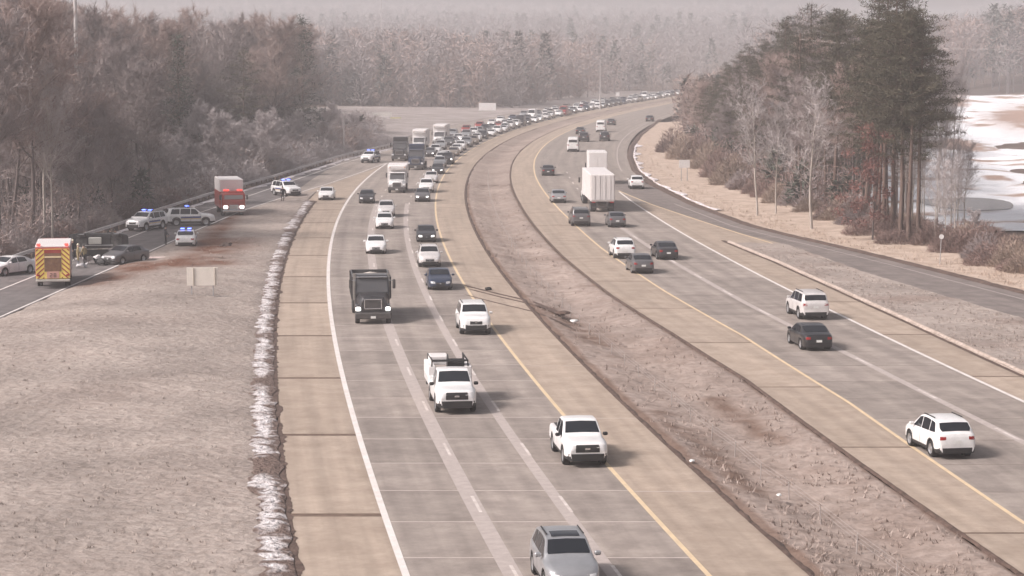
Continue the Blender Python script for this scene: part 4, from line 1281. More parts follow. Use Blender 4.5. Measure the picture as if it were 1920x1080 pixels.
def place(rig, name, near, toward, label, cat='car', paint='white', group=None, dev=0.0, lit=False, merged=False):
    """near = ground point under the vehicle's end nearest the camera; toward = it drives at the camera"""
    x, y = near
    a = heading(y + rig.L / 2) + dev
    c = (x + math.cos(a) * rig.L / 2, y + math.sin(a) * rig.L / 2, .002)
    return build(rig, name, c, a + (math.pi if toward else 0), label, cat, group, paint, merged, lit=lit)
GL, GR, GQ = 'vehicles coming down the left carriageway', 'vehicles driving away on the right carriageway', 'vehicles in the distant queue'
T = True
for rig, nm, near, lab, cat, paint, lit in (
    (CROSS_SR, 'crossover_car', (2.06, 73.57), 'silver crossover cut off by the bottom edge of the picture', 'car', 'silver', 0),
    (PICKUP, 'pickup_truck', (3.24, 96.79), 'white pickup with a black grille straddling the yellow line', 'pickup', 'white', 0),
    (UTIL, 'utility_truck', (-2.69, 111.03), 'white work truck with a dark rack and reel behind the cab', 'truck', 'white', 0),
    (DUMP, 'dump_truck', (-9.00, 147.74), 'black dump truck with an open bed carrying gravel', 'truck', 'dark', 1),
    (SUV, 'suv', (-2.23, 141.97), 'white SUV just above the work truck beside the yellow line', 'car', 'white', 0),
    (SEDAN, 'sedan', (-5.27, 168.24), 'dark blue sedan to the right of the dump truck', 'car', 'blue', 0),
    (CROSS, 'crossover_car', (-6.68, 185.79), 'white crossover directly behind the dark blue sedan', 'car', 'pearl', 0),
    (SEDAN, 'sedan', (-7.83, 209.63), 'dark sedan with lit headlights near the yellow line', 'car', 'dark', 1),
    (COMPACT, 'sedan', (-11.77, 197.76), 'white sedan right behind the dump truck', 'car', 'white', 0),
    (COMPACT, 'sedan', (-12.54, 224.96), 'white sedan, nearer of two close together behind the white sedan', 'car', 'white', 0),
    (CROSS, 'crossover_car', (-13.23, 240.41), 'white crossover tailgating a white sedan below the box truck', 'car', 'pearl', 0),
    (COMPACT, 'sedan', (-16.64, 261.62), 'small dark car alone in the lane left of the box truck', 'car', 'dark', 0),
    (BOXT, 'box_truck', (-14.11, 280.65), 'white box truck heading the left lane, nearest of the tall trucks', 'truck', 'white', 0),
    (COMPACT, 'sedan', (-10.34, 264.31), 'grey sedan with lit headlights at the head of the queue', 'car', 'grey', 1),
    (CROSS, 'crossover_car', (-10.52, 280.65), 'white crossover second in the queue behind the lit grey sedan', 'car', 'white', 0),
    (COMPACT, 'sedan', (-10.62, 300.28), 'silver white sedan third in the queue', 'car', 'pearl', 0),
    (SEDAN, 'sedan', (-10.47, 321.51), 'dark sedan with lit headlights fourth in the queue', 'car', 'dark', 1),
    (BOBTAIL, 'tractor_truck', (-14.00, 332.57), 'dark blue truck tractor behind the white box truck', 'truck', 'blue', 0),
    (BOBTAIL, 'tractor_truck', (-17.68, 358.77), 'dark truck at the left edge of the queue near the gore', 'truck', 'dark', 0),
    (PICKUP, 'pickup_truck', (-12.68, 376.19), 'white pickup in the middle of the queue before the far box truck', 'pickup', 'white', 0),
    (PICKUP, 'pickup_truck', (-9.86, 347.50), 'dark pickup with lit headlights in the queue by the yellow line', 'pickup', 'dark', 1),
    ):
    d = math.hypot(*near)
    place(rig, nm, near, T, lab, cat, paint, GL, lit=bool(lit), merged=d > 330)
for rig, nm, near, lab, cat, paint, dev in (
    (CROSS, 'crossover_car', (19.45, 98.82), 'white crossover driving away at the lower right', 'car', 'white', .05),
    (SEDAN, 'sedan', (18.16, 134.45), 'black sedan driving away beside the white SUV', 'car', 'black', .02),
    (SUV, 'suv', (19.99, 149.77), 'white SUV with a dark rear window just beyond the black sedan', 'car', 'pearl', .02),
    (COMPACT, 'sedan', (10.42, 180.54), 'dark grey sedan, nearest of three cars bunched together', 'car', 'grey', .02),
    (SEDAN, 'sedan', (13.20, 192.31), 'black sedan at the right of three bunched cars', 'car', 'dark', .02),
    (CROSS, 'crossover_car', (9.61, 193.27), 'white crossover at the left of three bunched cars', 'car', 'white', .02),
    (COMPACT, 'sedan', (10.48, 226.95), 'grey sedan right behind the white semi trailer', 'car', 'grey', 0),
    (SUV, 'suv', (6.92, 228.29), 'dark grey SUV at the left rear corner of the white semi trailer', 'car', 'grey', 0),
    (SEMI, 'semi_truck', (9.83, 248.15), 'white semi trailer with closed rear doors, nearest truck driving away', 'truck', 'white', 0),
    (SEDAN, 'sedan', (5.38, 262.51), 'silver sedan in the inner lane left of the white semi trailer', 'car', 'silver', 0),
    (SEDAN, 'sedan', (5.02, 317.55), 'dark sedan alone in the inner lane farther up the curve', 'car', 'dark', 0),
    (VAN, 'van', (10.32, 389.43), 'white van in the inner lane beyond the semi trailer', 'van', 'white', 0),
    (SUV, 'suv', (13.40, 430.51), 'dark SUV right ahead of the white van', 'car', 'dark', 0),
    (SEDAN, 'sedan', (13.77, 466.76), 'dark car ahead of the dark SUV in the inner lane', 'car', 'dark', 0),
    (SUV, 'suv', (17.40, 432.91), 'dark SUV in the outer lane beyond the semi trailer', 'car', 'dark', 0),
    (VAN, 'van', (18.43, 478.26), 'small white van farthest up the outer lane', 'van', 'white', 0),
    (SEDAN, 'sedan', (22.32, 519.87), 'dark car just ahead of the far white van', 'car', 'dark', 0),
    (SEDAN, 'sedan', (32.53, 545.41), 'dark car farthest away near the wood on the right', 'car', 'dark', 0),
    (CROSS, 'crossover_car', (15.75, 287.97), 'white crossover taking the exit at the dark ramp edge', 'car', 'white', 0),
    ):
    d = math.hypot(*near)
    place(rig, nm, near, False, lab, cat, paint, GR, dev=dev, merged=d > 340)
place(box_truck(9.5, 4.2), 'box_truck', (11.17, 297.97), False, 'tall white truck just ahead of the white semi trailer', 'truck', 'white', GR)
far_box = box_truck(8.5, 3.7)
place(far_box, 'box_truck', (-15.93, 389.43), T, 'pinkish white truck standing behind the dark blue tractor', 'truck', 'white', GQ, merged=True)
place(far_box, 'box_truck', (-13.29, 414.41), T, 'white box truck farthest up the queue', 'truck', 'white', GQ, merged=True)

# the long queue: two rows of small vehicles
qr = random.Random(11)
kinds = [(SEDAN, 'sedan', 'car'), (CROSS, 'crossover_car', 'car'), (SUV, 'suv', 'car'), (COMPACT, 'sedan', 'car'), (PICKUP, 'pickup_truck', 'pickup'), (VAN, 'van', 'van')]
cname = {'white': 'white', 'pearl': 'off-white', 'silver': 'silver', 'grey': 'grey', 'dark': 'dark', 'red': 'red', 'blue': 'dark blue', 'tan': 'tan'}
kname = {'sedan': 'car', 'crossover_car': 'crossover', 'suv': 'SUV', 'pickup_truck': 'pickup', 'van': 'van'}
for lane, ys0 in ((-1.75, 338), (-5.2, 372), (-8.6, 450)):
    y = ys0
    while y < 860:
        rig, nm, cat = qr.choices(kinds, (4, 4, 3, 3, 2, 1))[0]
        pc_ = qr.choices(list(cname), (8, 4, 3, 2, 3, 1, 1, 1))[0]
        x = float(xo(y, lane + qr.uniform(-.3, .3)))
        where = 'by the median side' if lane > -3 else ('in the middle row' if lane > -7 else 'in the outer row')
        place(rig, nm, (x, y), T, '%s %s in the distant queue %s' % (cname[pc_], kname[nm], where), cat, pc_, GQ + ' ' + where, lit=qr.random() < .35, merged=True)
        y += rig.L + qr.uniform(3.0, 9.0) * (1 if lane > -7 else 2.2)

# ------------------------------------------------------------------ the crash scene on the left ramp
def at_heading(rig, name, mid, ang, label, cat, paint='white', group='emergency vehicles at the crash', euler=None, z=.002, lit=False):
    return build(rig, name, (mid[0], mid[1], z), ang, label, cat, group, paint, euler=euler, lit=lit)
ra = math.atan2(1, float((ramp_l(230) - ramp_l(200)) / 30))
pA = (-34.14, 169.73)
at_heading(FIRE, 'fire_engine', (pA[0] + 4.6 * math.cos(1.74), pA[1] + 4.6 * math.sin(1.74)), 1.74, 'fire engine with yellow and red chevrons on its rear', 'fire truck')
pA = (-29.43, 241.92)
at_heading(RESC, 'rescue_truck', (pA[0] - .9, pA[1] + 4.3), -math.pi / 2 + .22, 'red rescue truck with a tall white box body facing the camera', 'fire truck', lit=True)
pA = (-36.41, 222.35)
at_heading(P_SUV, 'police_suv', (pA[0] + .5, pA[1] + 2.4), -math.pi / 2 - .42, 'white police SUV with blue lights by the guardrail above the wreck', 'police car')
pA = (-32.46, 228.97)
at_heading(P_SUV, 'police_suv', (pA[0], pA[1] + 1.2), .30, 'white police SUV parked crosswise showing its striped side', 'police car')
pA = (-29.34, 204.06)
at_heading(P_SEDAN, 'police_sedan', (pA[0] - .1, pA[1] + 2.5), math.pi / 2 + .10, 'white police sedan seen from behind, nearest of the police cars', 'police car')
pA = (-26.58, 273.68)
at_heading(P_SUV, 'police_suv', (pA[0] - .6, pA[1] + 2.2), -math.pi / 2 + .55, 'white police SUV standing near the end of the old snow line', 'police car')
pA = (-21.77, 267.05)
at_heading(SEDAN, 'sedan', (pA[0], pA[1] + 2.4), -math.pi / 2 + .02, 'white sedan standing in the gore at the end of the old snow line', 'car', 'white')
pA = (-21.87, 352.24)
at_heading(P_SUV, 'police_suv', (pA[0], pA[1] + 2.4), -math.pi / 2 - .25, 'distant police SUV on the ramp beyond the white sedan', 'police car')
pA = (-39.45, 178.43)
at_heading(SEDAN, 'sedan', (pA[0] - .3, pA[1] + 2.2), -math.pi / 2 - .55, 'white car at the far left edge beside the fire engine', 'car', 'white')
pA = (-31.98, 188.06)
at_heading(COMPACT, 'sedan', (pA[0] - .2, pA[1] + 2.0), -math.pi / 2 - .55, 'damaged dark grey sedan in front of the overturned vehicle', 'car', 'grey', 'crashed vehicles')
# overturned: lies on its side, underbody to the camera
WR = Rig(5.0)
WR.parts = [dict(p) for p in SUV.parts]
M_UND = mat('grimy underbody', (.035, .034, .032), (.16, .155, .15), 2.2, .8, .3, 6)
WR.add('underbody', cbox((0, 0, .36), (4.3, 1.5, .16), .03), M_UND)
WR.add('exhaust_pipe', tube((-2.1, .35, .24), (1.2, .3, .24), .06, n=8), mat('rusty silver pipe', (.45, .42, .40), (.25, .20, .17), 4, .5, metal=.5))
WR.add('muffler', cbox((-1.4, .35, .23), (.8, .4, .18), .07), mat('muffler steel', (.55, .53, .50), rough=.45, metal=.4))
for xx in (-1.45, 1.5):
    WR.add('axle', tube((xx, -.85, .385), (xx, .85, .385), .07, n=8), M_STEEL)
WR.add('fuel_tank', cbox((-.3, -.4, .25), (1.1, .6, .16), .06), mat('pale tank', (.55, .54, .50), rough=.6))
WR.add('drive_shaft', tube((-1.4, 0, .27), (1.2, 0, .27), .05, n=8), M_STEEL)
pA = (-35.30, 193.27)
at_heading(WR, 'overturned_suv', (pA[0], pA[1] + 1.9), 0, 'dark overturned SUV lying on its side, wheels and underbody showing', 'car', 'green', 'crashed vehicles', euler=(-math.pi / 2 + .05, 0, .18), z=.98)
for k_, (px_, sz, rz_, m_, lab) in enumerate((
    ((-35.05, 189.46), (1.1, .5, .5), .6, M_BOX, 'crumpled white panel leaning in front of the overturned SUV'),
    ((-34.00, 188.06), (.5, .9, .35), 1.1, M_TRIM, 'black torn bumper piece before the overturned SUV'),
    ((-35.07, 185.79), (.6, .5, .3), .2, M_STEEL, 'bent grey metal scrap beside the fire engine'),
    ((-32.29, 194.75), (.9, .4, .25), -.4, M_TRIM, 'black plastic scrap behind the dark grey sedan'),
    )):
    Vp, Fp = grid_patch(lambda u, v: ((u - .5) * sz[0] * 1.4, (v - .5) * sz[1] * 1.4, .05 + sz[2] * (1 + math.sin(5 * u + k_) * math.cos(4 * v + k_)) * .8), 7, 6)
    nv_ = len(Vp)
    V2 = Vp + [(a, c, d - .05) for a, c, d in Vp]
    F2 = Fp + [tuple(i + nv_ for i in f[::-1]) for f in Fp]
    tag(link('wreckage_scrap', new_mesh('wreckage_scrap', V2, F2, m_), None, (*px_, .0), (.35, .2, rz_)), lab, 'debris')
# debris
def clod(name, xy, s, label, m=M_SOIL, cat='debris', seed=0, flat=1.0):
    r = random.Random(seed)
    V, F = [], []
    nu, nv = 10, 6
    for j in range(nv + 1):
        for i in range(nu):
            a, b_ = 2 * math.pi * i / nu, math.pi * j / nv
            k_ = 1 + .45 * noise.noise(Vector((math.cos(a) * math.sin(b_) * 1.7 + seed, math.sin(a) * math.sin(b_) * 1.7, math.cos(b_) * 1.7)))
            V.append((s[0] * k_ * math.cos(a) * math.sin(b_), s[1] * k_ * math.sin(a) * math.sin(b_), s[2] * (1 + k_ * math.cos(b_)) * .8))
    for j in range(nv):
        for i in range(nu):
            F.append((j * nu + i, j * nu + (i + 1) % nu, (j + 1) * nu + (i + 1) % nu, (j + 1) * nu + i))
    o = link(name, new_mesh(name, V, F, m, smooth=False), None, (*xy, .0))
    return tag(o, label, cat)
clod('tyre_fragment', (-1.77, 168.61), (.30, .3, .14), 'black scrap lying on the inner shoulder beside the skid mark', M_TYRE, 'debris', 3)
clod('soil_clod', (-25.67, 205.15), (.55, 1.6, .22), 'upright mound of torn soil right of the police sedan', M_SOIL, 'soil', 5)
clod('soil_clod', (-24.87, 191.82), (1.1, 1.0, .16), 'flat dark clod of torn soil above the road sign', M_SOIL, 'soil', 6)
clod('soil_clod', (3.41, 153.08), (.55, .6, .16), 'dark clod of torn soil in the median at the skid mark end', M_SOIL, 'soil', 8)
clod('rubbish_bag', (7.83, 98.31), (.13, .2, .07), 'white scrap of litter low in the median', M_PLATE, 'litter', 9)
clod('rubbish_bag', (4.05, 148.90), (.25, .4, .12), 'pale scrap of litter in the median near the skid mark', M_PLATE, 'litter', 10)
clod('rubbish_bag', (10.73, 90.72), (.11, .2, .06), 'white scrap of litter near the bottom of the median', M_PLATE, 'litter', 12)
o = solid('torn_bumper', cbox((0, 0, .12), (1.9, .3, .22), .08), mat('pinkish plastic', (.62, .50, .48), rough=.5), loc=(*(-30.17, 192.79), .02), rot=(0, 0, .05))
tag(o, 'pale torn bumper lying on the mud right of the dark sedan', 'debris')
# ------------------------------------------------------------------ people at the crash
def person(xy, rz, label, top, legs, lean=0.0, hat=None, arms=.12, h=1.78):
    s = h / 1.78
    V, E, Rr = [], [], []
    def v(p, r, prev=None):
        V.append((p[0] * s, p[1] * s, p[2] * s)); Rr.append(r * s)
        if prev is not None:
            E.append((prev, len(V) - 1))
        return len(V) - 1
    pel = v((0, 0, .98), .155)
    wa = v((lean * .2, 0, 1.15), .14, pel)
    ch = v((lean * .5, 0, 1.34), .165, wa)
    nk = v((lean * .8, 0, 1.52), .062, ch)
    hd = v((lean + .02, 0, 1.63), .098, nk)
    v((lean + .01, 0, 1.73), .078, hd)
    hands = []
    for sd_ in (1, -1):
        hp = v((0, sd_ * .10, .90), .095, pel)
        kn = v((.03, sd_ * .12, .50), .065, hp)
        an = v((-.01, sd_ * .13, .10), .046, kn)
        v((.14, sd_ * .15, .04), .040, an)
        sh = v((lean * .6, sd_ * .19, 1.43), .07, ch)
        el = v((lean * .5 + .02, sd_ * (.25 + arms * .3), 1.14), .050, sh)
        wr = v((lean * .5 + .12 + arms * .5, sd_ * .26, .92), .036, el)
        pa = v((lean * .5 + .15 + arms * .5, sd_ * .255, .85), .040, wr)
        hands.append(V[pa])
    me = bpy.data.meshes.new('person_cage')
    me.from_pydata(V, E, [])
    o = bpy.data.objects.new('person_cage', me)
    COL.objects.link(o)
    sk = o.modifiers.new('skin', 'SKIN')
    sk.use_smooth_shade = True
    for i, q in enumerate(me.skin_vertices[0].data):
        q.radius = (Rr[i], Rr[i])
        q.use_root = (i == 0)
    ss = o.modifiers.new('sub', 'SUBSURF')
    ss.levels = 1
    bpy.context.view_layer.update()
    ev = o.evaluated_get(bpy.context.evaluated_depsgraph_get())
    bm_ = bpy.data.meshes.new_from_object(ev)
    Vb = [tuple(q.co) for q in bm_.vertices]; Fb = [tuple(p.vertices) for p in bm_.polygons]
    bpy.data.objects.remove(o)
    M_SKIN = mat('skin', (.42, .26, .20), rough=.6)
    for hx, hy, hz in hands:
        for k in range(4):
            a = (hx - .01 + .0, hy + (k - 1.5) * .02 * s, hz - .02 * s)
            vf = join(tube(a, (a[0] + .02 * s, a[1], a[2] - .045 * s), .010 * s, .009 * s, 5), tube((a[0] + .02 * s, a[1], a[2] - .045 * s), (a[0] + .005 * s, a[1], a[2] - (.075 + .01 * (k in (1, 2))) * s), .009 * s, .007 * s, 5))
            o0 = len(Vb); Vb += vf[0]; Fb += [tuple(i + o0 for i in f) for f in vf[1]]
        vf = tube((hx + .02 * s, hy, hz), (hx + .055 * s, hy - math.copysign(.015, hy), hz - .045 * s), .011 * s, .008 * s, 5)
        o0 = len(Vb); Vb += vf[0]; Fb += [tuple(i + o0 for i in f) for f in vf[1]]
    mi = []
    for f in Fb:
        c = sum((Vector(Vb[i]) for i in f), Vector()) / len(f)
        z = c.z / s
        out = abs(c.y) / s > .20
        if z > 1.49 and not out:
            mi.append(2)
        elif out and z < .92:
            mi.append(2)
        elif z < .13:
            mi.append(3)
        elif z < .97 and not out:
            mi.append(1)
        else:
            mi.append(0)
    e = tag(empty('person', (*xy, .0), rz), label, 'person', 'people at the crash')
    link('body', new_mesh('body', Vb, Fb, [top, legs, M_SKIN, M_TYRE], mi=mi, smooth=True), e)
    hc = lathe_y([(0, 0)], 0, 0, 3)
    Vh, Fh = [], []
    for j in range(6):
        for i in range(12):
            a, b_ = 2 * math.pi * i / 12, (math.pi * .55) * j / 5
            Vh.append(((lean - .005 + .112 * math.cos(a) * math.sin(b_)) * s, .102 * math.sin(a) * math.sin(b_) * s, (1.665 + .135 * math.cos(b_)) * s))
    Fh = [(j * 12 + i, j * 12 + (i + 1) % 12, (j + 1) * 12 + (i + 1) % 12, (j + 1) * 12 + i) for j in range(5) for i in range(12)]
    link('hat' if hat else 'hair', new_mesh('hair', Vh, Fh, hat or mat('dark hair', (.03, .022, .018), rough=.7), smooth=True), e)
    # nose, eyes as small relief on the face
    fx = (lean + .108) * s
    solid('nose', join(tube((fx, 0, 1.645 * s), (fx + .022 * s, 0, 1.615 * s), .008 * s, .014 * s, 5)), M_SKIN, e)
    return e
M_DKC = mat('dark uniform', (.022, .022, .03), rough=.85)
M_TURN = mat('tan turnout coat', (.30, .24, .13), (.22, .17, .09), 4, .85)
M_DKP = mat('dark trousers', (.018, .018, .022), rough=.85)
person((-35.82, 203.52), -1.9, 'person in dark clothes behind the wreck, left of a standing pair', M_DKC, M_DKP, .03)
person((-35.21, 202.98), -2.3, 'person in dark clothes behind the wreck, right of a standing pair', mat('charcoal jacket', (.045, .045, .05), rough=.85), M_DKP, .0)
person((-31.33, 206.81), -.2, 'officer in dark uniform standing left of the police sedan', M_DKC, M_DKP, .02)
person((-26.56, 265.22), -1.2, 'person in dark clothes standing beside the police SUV at the snow line end', M_DKC, M_DKP, .02)
person((-35.76, 188.06), .4, 'firefighter in tan coat and pale helmet beside the fire engine', M_TURN, M_TURN, .05, mat('pale helmet', (.65, .60, .45), rough=.4))

person((-34.98, 187.15), 2.6, 'firefighter in tan coat bending towards the wreck', M_TURN, M_DKP, .16, mat('dark helmet', (.05, .045, .04), rough=.4), .3)
person((-37.01, 192.31), -.6, 'firefighter in black coat between the fire engine and the wreck', M_DKC, M_DKP, .06, mat('pale helmet', (.65, .60, .45), rough=.4), .25)
# ------------------------------------------------------------------ trees
def bare_tree(seed, h, spread=.33, nl=13, twigs=5, first=.3, r0=None, tw=.02, lean=0.0):
    r = random.Random(seed)
    segs, tws = [], []
    def grow(p, d, L, rad, lev):
        n = 5 if lev == 0 else 4
        st = L / n
        q = Vector(p); d = Vector(d)
        for i in range(n):
            w_ = .05 if lev == 0 else .2
            d = (d + Vector((r.gauss(0, w_), r.gauss(0, w_), r.gauss(0, w_) + (.05 if lev else 0)))).normalized()
            q2 = q + d * st
            ra_, rb = rad * (1 - .72 * i / n), rad * (1 - .72 * (i + 1) / n)
            segs.append((q.copy(), q2.copy(), ra_, rb, lev))
            if lev >= 1:
                for _ in range(twigs if lev >= 2 else twigs // 2):
                    a = q.lerp(q2, r.random())
                    dd = (d * .8 + Vector((r.gauss(0, .6), r.gauss(0, .6), r.gauss(.25, .5)))).normalized()
                    tws.append((a, dd, r.uniform(.5, 1.15) * (h / 18), tw * r.uniform(.7, 1.3)))
            if lev >= 1 and lev < 3:
                for _ in range(2 if lev == 1 else 1):
                    t = r.random()
                    a = q.lerp(q2, t)
                    dd = (d + Vector((r.gauss(0, .62), r.gauss(0, .62), r.gauss(.12, .35)))).normalized()
                    grow(a, dd, L * r.uniform(.42, .62), rb * .62, lev + 1)
            q = q2
        return
    rt = r0 or h * .011
    # trunk
    q = Vector((0, 0, -.3)); d = Vector((lean, 0, 1)).normalized(); n = 9; tr = []
    for i in range(n):
        d = (d + Vector((r.gauss(0, .035), r.gauss(0, .035), .02))).normalized()
        q2 = q + d * (h * .94 / n)
        ra_, rb = rt * (1 - .85 * i / n), rt * (1 - .85 * (i + 1) / n)
        segs.append((q.copy(), q2.copy(), ra_, rb, 0)); tr.append((q.copy(), q2.copy(), rb))
        q = q2
    for i in range(nl):
        f = first + (1 - first) * ((i + r.random()) / nl) * .97
        k = min(int(f * n), n - 1)
        a, b_, rb = tr[k]
        p = a.lerp(b_, f * n - k)
        az = i * 2.4 + r.uniform(-.6, .6)
        up = .55 + .9 * f + r.uniform(-.2, .25)
        grow(p, (math.cos(az), math.sin(az), up), h * spread * (1.15 - .72 * f) * r.uniform(.8, 1.15), max(.02, rb * .6), 1)
    return segs, tws

def tree_meshes(name, segs, tws, mb, mt):
    V, F = [], []
    for p0, p1, a, b_, lev in segs:
        if lev >= 3 and False:
            continue
        n = 6 if lev == 0 else (4 if lev == 1 else 3)
        v, f = tube(p0, p1, a, b_, n, cap=False)
        o = len(V); V += v
        F += [tuple(i + o for i in q) for q in f]
    trunk = new_mesh(name + '_trunk', V, F, mb, smooth=True)
    Vt = []
    rr = random.Random(5)
    for p, d, L, w in tws:
        s_ = d.cross(Vector((rr.gauss(0, 1), rr.gauss(0, 1), rr.gauss(0, 1)))).normalized() * w
        Vt += [tuple(p - s_), tuple(p + s_), tuple(p + d * L)]
    crown = fast_mesh(name + '_crown', np.array(Vt), np.arange(len(Vt)).reshape(-1, 3), mt)
    return trunk, crown

def leaf_cloud(rr, centers, per, size, wd, flat=.6):
    n = len(centers) * per
    C = np.repeat(np.array([c[:3] for c in centers]), per, 0)
    Rr = np.repeat(np.array([c[3] for c in centers]), per)
    d = rr.normal(0, 1, (n, 3)); d /= np.linalg.norm(d, axis=1)[:, None]
    P = C + d * (Rr * rr.random(n) ** .45)[:, None] * np.array([1, 1, flat])
    a = rr.normal(0, 1, (n, 3)) + d * .8; a /= np.linalg.norm(a, axis=1)[:, None]
    b_ = np.cross(a, rr.normal(0, 1, (n, 3))); b_ /= np.linalg.norm(b_, axis=1)[:, None]
    L = size * rr.uniform(.6, 1.3, n)[:, None]; W = wd * rr.uniform(.6, 1.3, n)[:, None]
    return np.stack([P - b_ * W, P + b_ * W, P + a * L], 1).reshape(-1, 3)

def pine(seed, h, crown=.5, width=.17, per=26, cone=False, mt=None, mb=None, name='pine'):
    r = random.Random(seed); rr = np.random.default_rng(seed)
    segs = []
    q = Vector((0, 0, -.3)); n = 8
    for i in range(n):
        q2 = q + Vector((r.gauss(0, .06), r.gauss(0, .06), h * 1.0 / n))
        segs.append((q.copy(), q2.copy(), h * .011 * (1 - .8 * i / n), h * .011 * (1 - .8 * (i + 1) / n), 0)); q = q2
    cs = []
    nb = int(40 if not cone else 60)
    for i in range(nb):
        f = (1 - crown) + crown * (i + r.random()) / nb
        z = h * f
        g = (f - (1 - crown)) / crown
        Lb = h * width * ((1 - g) ** .7 * (.45 + .9 * min(1, g * 3 + .25)) if not cone else (1.05 - g)) * r.uniform(.55, 1.2) + .25
        az = i * 2.39 + r.uniform(-.5, .5)
        tip = Vector((math.cos(az) * Lb, math.sin(az) * Lb, z + Lb * r.uniform(-.05, .35)))
        segs.append((Vector((0, 0, z)), tip, .045, .015, 2))
        m_ = max(1, int(Lb / .75))
        for k in range(m_ + 1):
            t = (k + .6) / (m_ + .8)
            c = Vector((0, 0, z)).lerp(tip, t)
            cs.append((c.x + r.gauss(0, .15), c.y + r.gauss(0, .15), c.z + r.gauss(.1, .12), r.uniform(.45, .85) * (h / 19)))
    # dead stubs below the crown
    for i in range(10 if not cone else 0):
        z = h * r.uniform(.25, 1 - crown); az = r.uniform(0, 6.28); Lb = r.uniform(.5, 1.6)
        segs.append((Vector((0, 0, z)), Vector((math.cos(az) * Lb, math.sin(az) * Lb, z + .1)), .03, .01, 2))
    Vt = leaf_cloud(rr, cs, per, .34, .036, .30 if not cone else .5)
    tm, _ = tree_meshes(name, segs, [], mb, mt)
    cm = fast_mesh(name + '_crown', Vt, np.arange(len(Vt)).reshape(-1, 3), mt)
    return tm, cm

M_FTWIG = mat('far hazed twigs', (.25, .215, .215), (.34, .30, .30), .05, .95, coords='World', spec=.1)  # paler grey: distance haze is put into the twig colour
M_FCED = mat('far hazy evergreen', (.10, .105, .10), (.15, .15, .14), .05, .9, coords='World', spec=.1)  # evergreen colour lightened to carry the haze of distance
M_BARK = mat('grey brown bark', (.10, .078, .073), (.18, .145, .136), 3, .95, coords='Object', stretch=(1, 1, .2), rnd=.2)
M_PALEB = mat('pale bark', (.33, .29, .26), (.46, .41, .37), 3, .9, stretch=(1, 1, .2))
M_TWIG = mat('mauve brown twigs', (.25, .205, .20), (.35, .30, .292), .25, .95, rnd=.22, spec=.1)
M_TWIG2 = mat('warm brown twigs', (.29, .215, .195), (.39, .305, .28), .25, .95, rnd=.2, spec=.1)
M_TWIG3 = mat('frosted grey twigs', (.40, .355, .355), (.52, .475, .475), .25, .95, rnd=.12, spec=.1)
M_PBARK = mat('pine bark', (.10, .066, .055), (.17, .12, .10), 3, .95, stretch=(1, 1, .2))
M_NEED = mat('pine needles', (.050, .050, .034), (.12, .105, .075), .5, .85, rnd=.2, spec=.2)
M_CEDAR = mat('cedar green', (.040, .052, .042), (.080, .090, .070), .5, .85, rnd=.2, spec=.2)
M_RUST = mat('rusty leaves', (.14, .068, .06), (.22, .115, .10), .6, .9, rnd=.15, spec=.1)
M_BRUSH = mat('red brown brush', (.17, .112, .10), (.28, .20, .178), .4, .95, rnd=.25, spec=.1)
M_STRAWB = mat('straw brush', (.27, .205, .165), (.37, .29, .24), .4, .95, rnd=.2, spec=.1)

BARE = [tree_meshes('bare%d' % i, *bare_tree(20 + i, 18 + (i % 3) * 1.2, .30 + .03 * (i % 4), 14, 6, .26 + .05 * (i % 3)), M_BARK, [M_TWIG, M_TWIG, M_TWIG2][i % 3]) for i in range(6)]
PALE = [tree_meshes('pale%d' % i, *bare_tree(60 + i, 17, .34, 11, 2, .35, .17, .018, .06), M_PALEB, M_TWIG3) for i in range(3)]
FROST = [tree_meshes('frost%d' % i, *bare_tree(80 + i, 9.5, .42, 14, 12, .12, .10, .02), M_BARK, M_TWIG3) for i in range(2)]
PINES = [pine(100 + i, 20 + i, (.50, .66, .78, .60)[i], (.19, .21, .22, .19)[i], 44, mt=M_NEED, mb=M_PBARK, name='pine%d' % i) for i in range(4)]
CEDAR = [pine(120 + i, 13 + 2 * i, .92, .19, 22, True, M_CEDAR, M_PBARK, 'cedar%d' % i) for i in range(2)]
def bush_mesh(seed, h, w, n, m, size=.5, wd=.028, name='bush'):
    rr = np.random.default_rng(seed)
    a = rr.uniform(0, 2 * np.pi, n); q = np.sqrt(rr.random(n)) * w
    bz = h * rr.random(n) ** 1.25 * np.clip(1.1 - (q / w) ** 2, .25, 1)
    P = np.stack([q * np.cos(a), q * np.sin(a), bz], 1)
    d = np.stack([np.cos(a) * q / w * .8, np.sin(a) * q / w * .8, np.full(n, .8)], 1) + rr.normal(0, .5, (n, 3)); d /= np.linalg.norm(d, axis=1)[:, None]
    s_ = np.cross(d, rr.normal(0, 1, (n, 3))); s_ /= np.linalg.norm(s_, axis=1)[:, None]
    L = size * rr.uniform(.6, 1.5, n)[:, None]
    V = np.stack([P - s_ * wd, P + s_ * wd, P + d * L], 1).reshape(-1, 3)
    return fast_mesh(name, V, np.arange(len(V)).reshape(-1, 3), m)
def stems_mesh(seed, h, w, m, n=9):
    r = random.Random(seed)
    parts = []
    for i in range(n):
        a = r.uniform(0, 6.28); q = r.random() * w * .5
        parts.append(tube((q * math.cos(a), q * math.sin(a), -.15), (q * math.cos(a) * 1.8, q * math.sin(a) * 1.8, h * r.uniform(.6, .95)), .03, .01, 4, cap=False))
    v, f = join(*parts)
    return new_mesh('stems', v, f, m)
BUSH = [(stems_mesh(i, 2.6, 1.7, M_BARK), bush_mesh(i, 2.7, 1.9, 2600, [M_BRUSH, M_STRAWB, M_TWIG, M_TWIG3][i], name='bush%d' % i)) for i in range(4)]

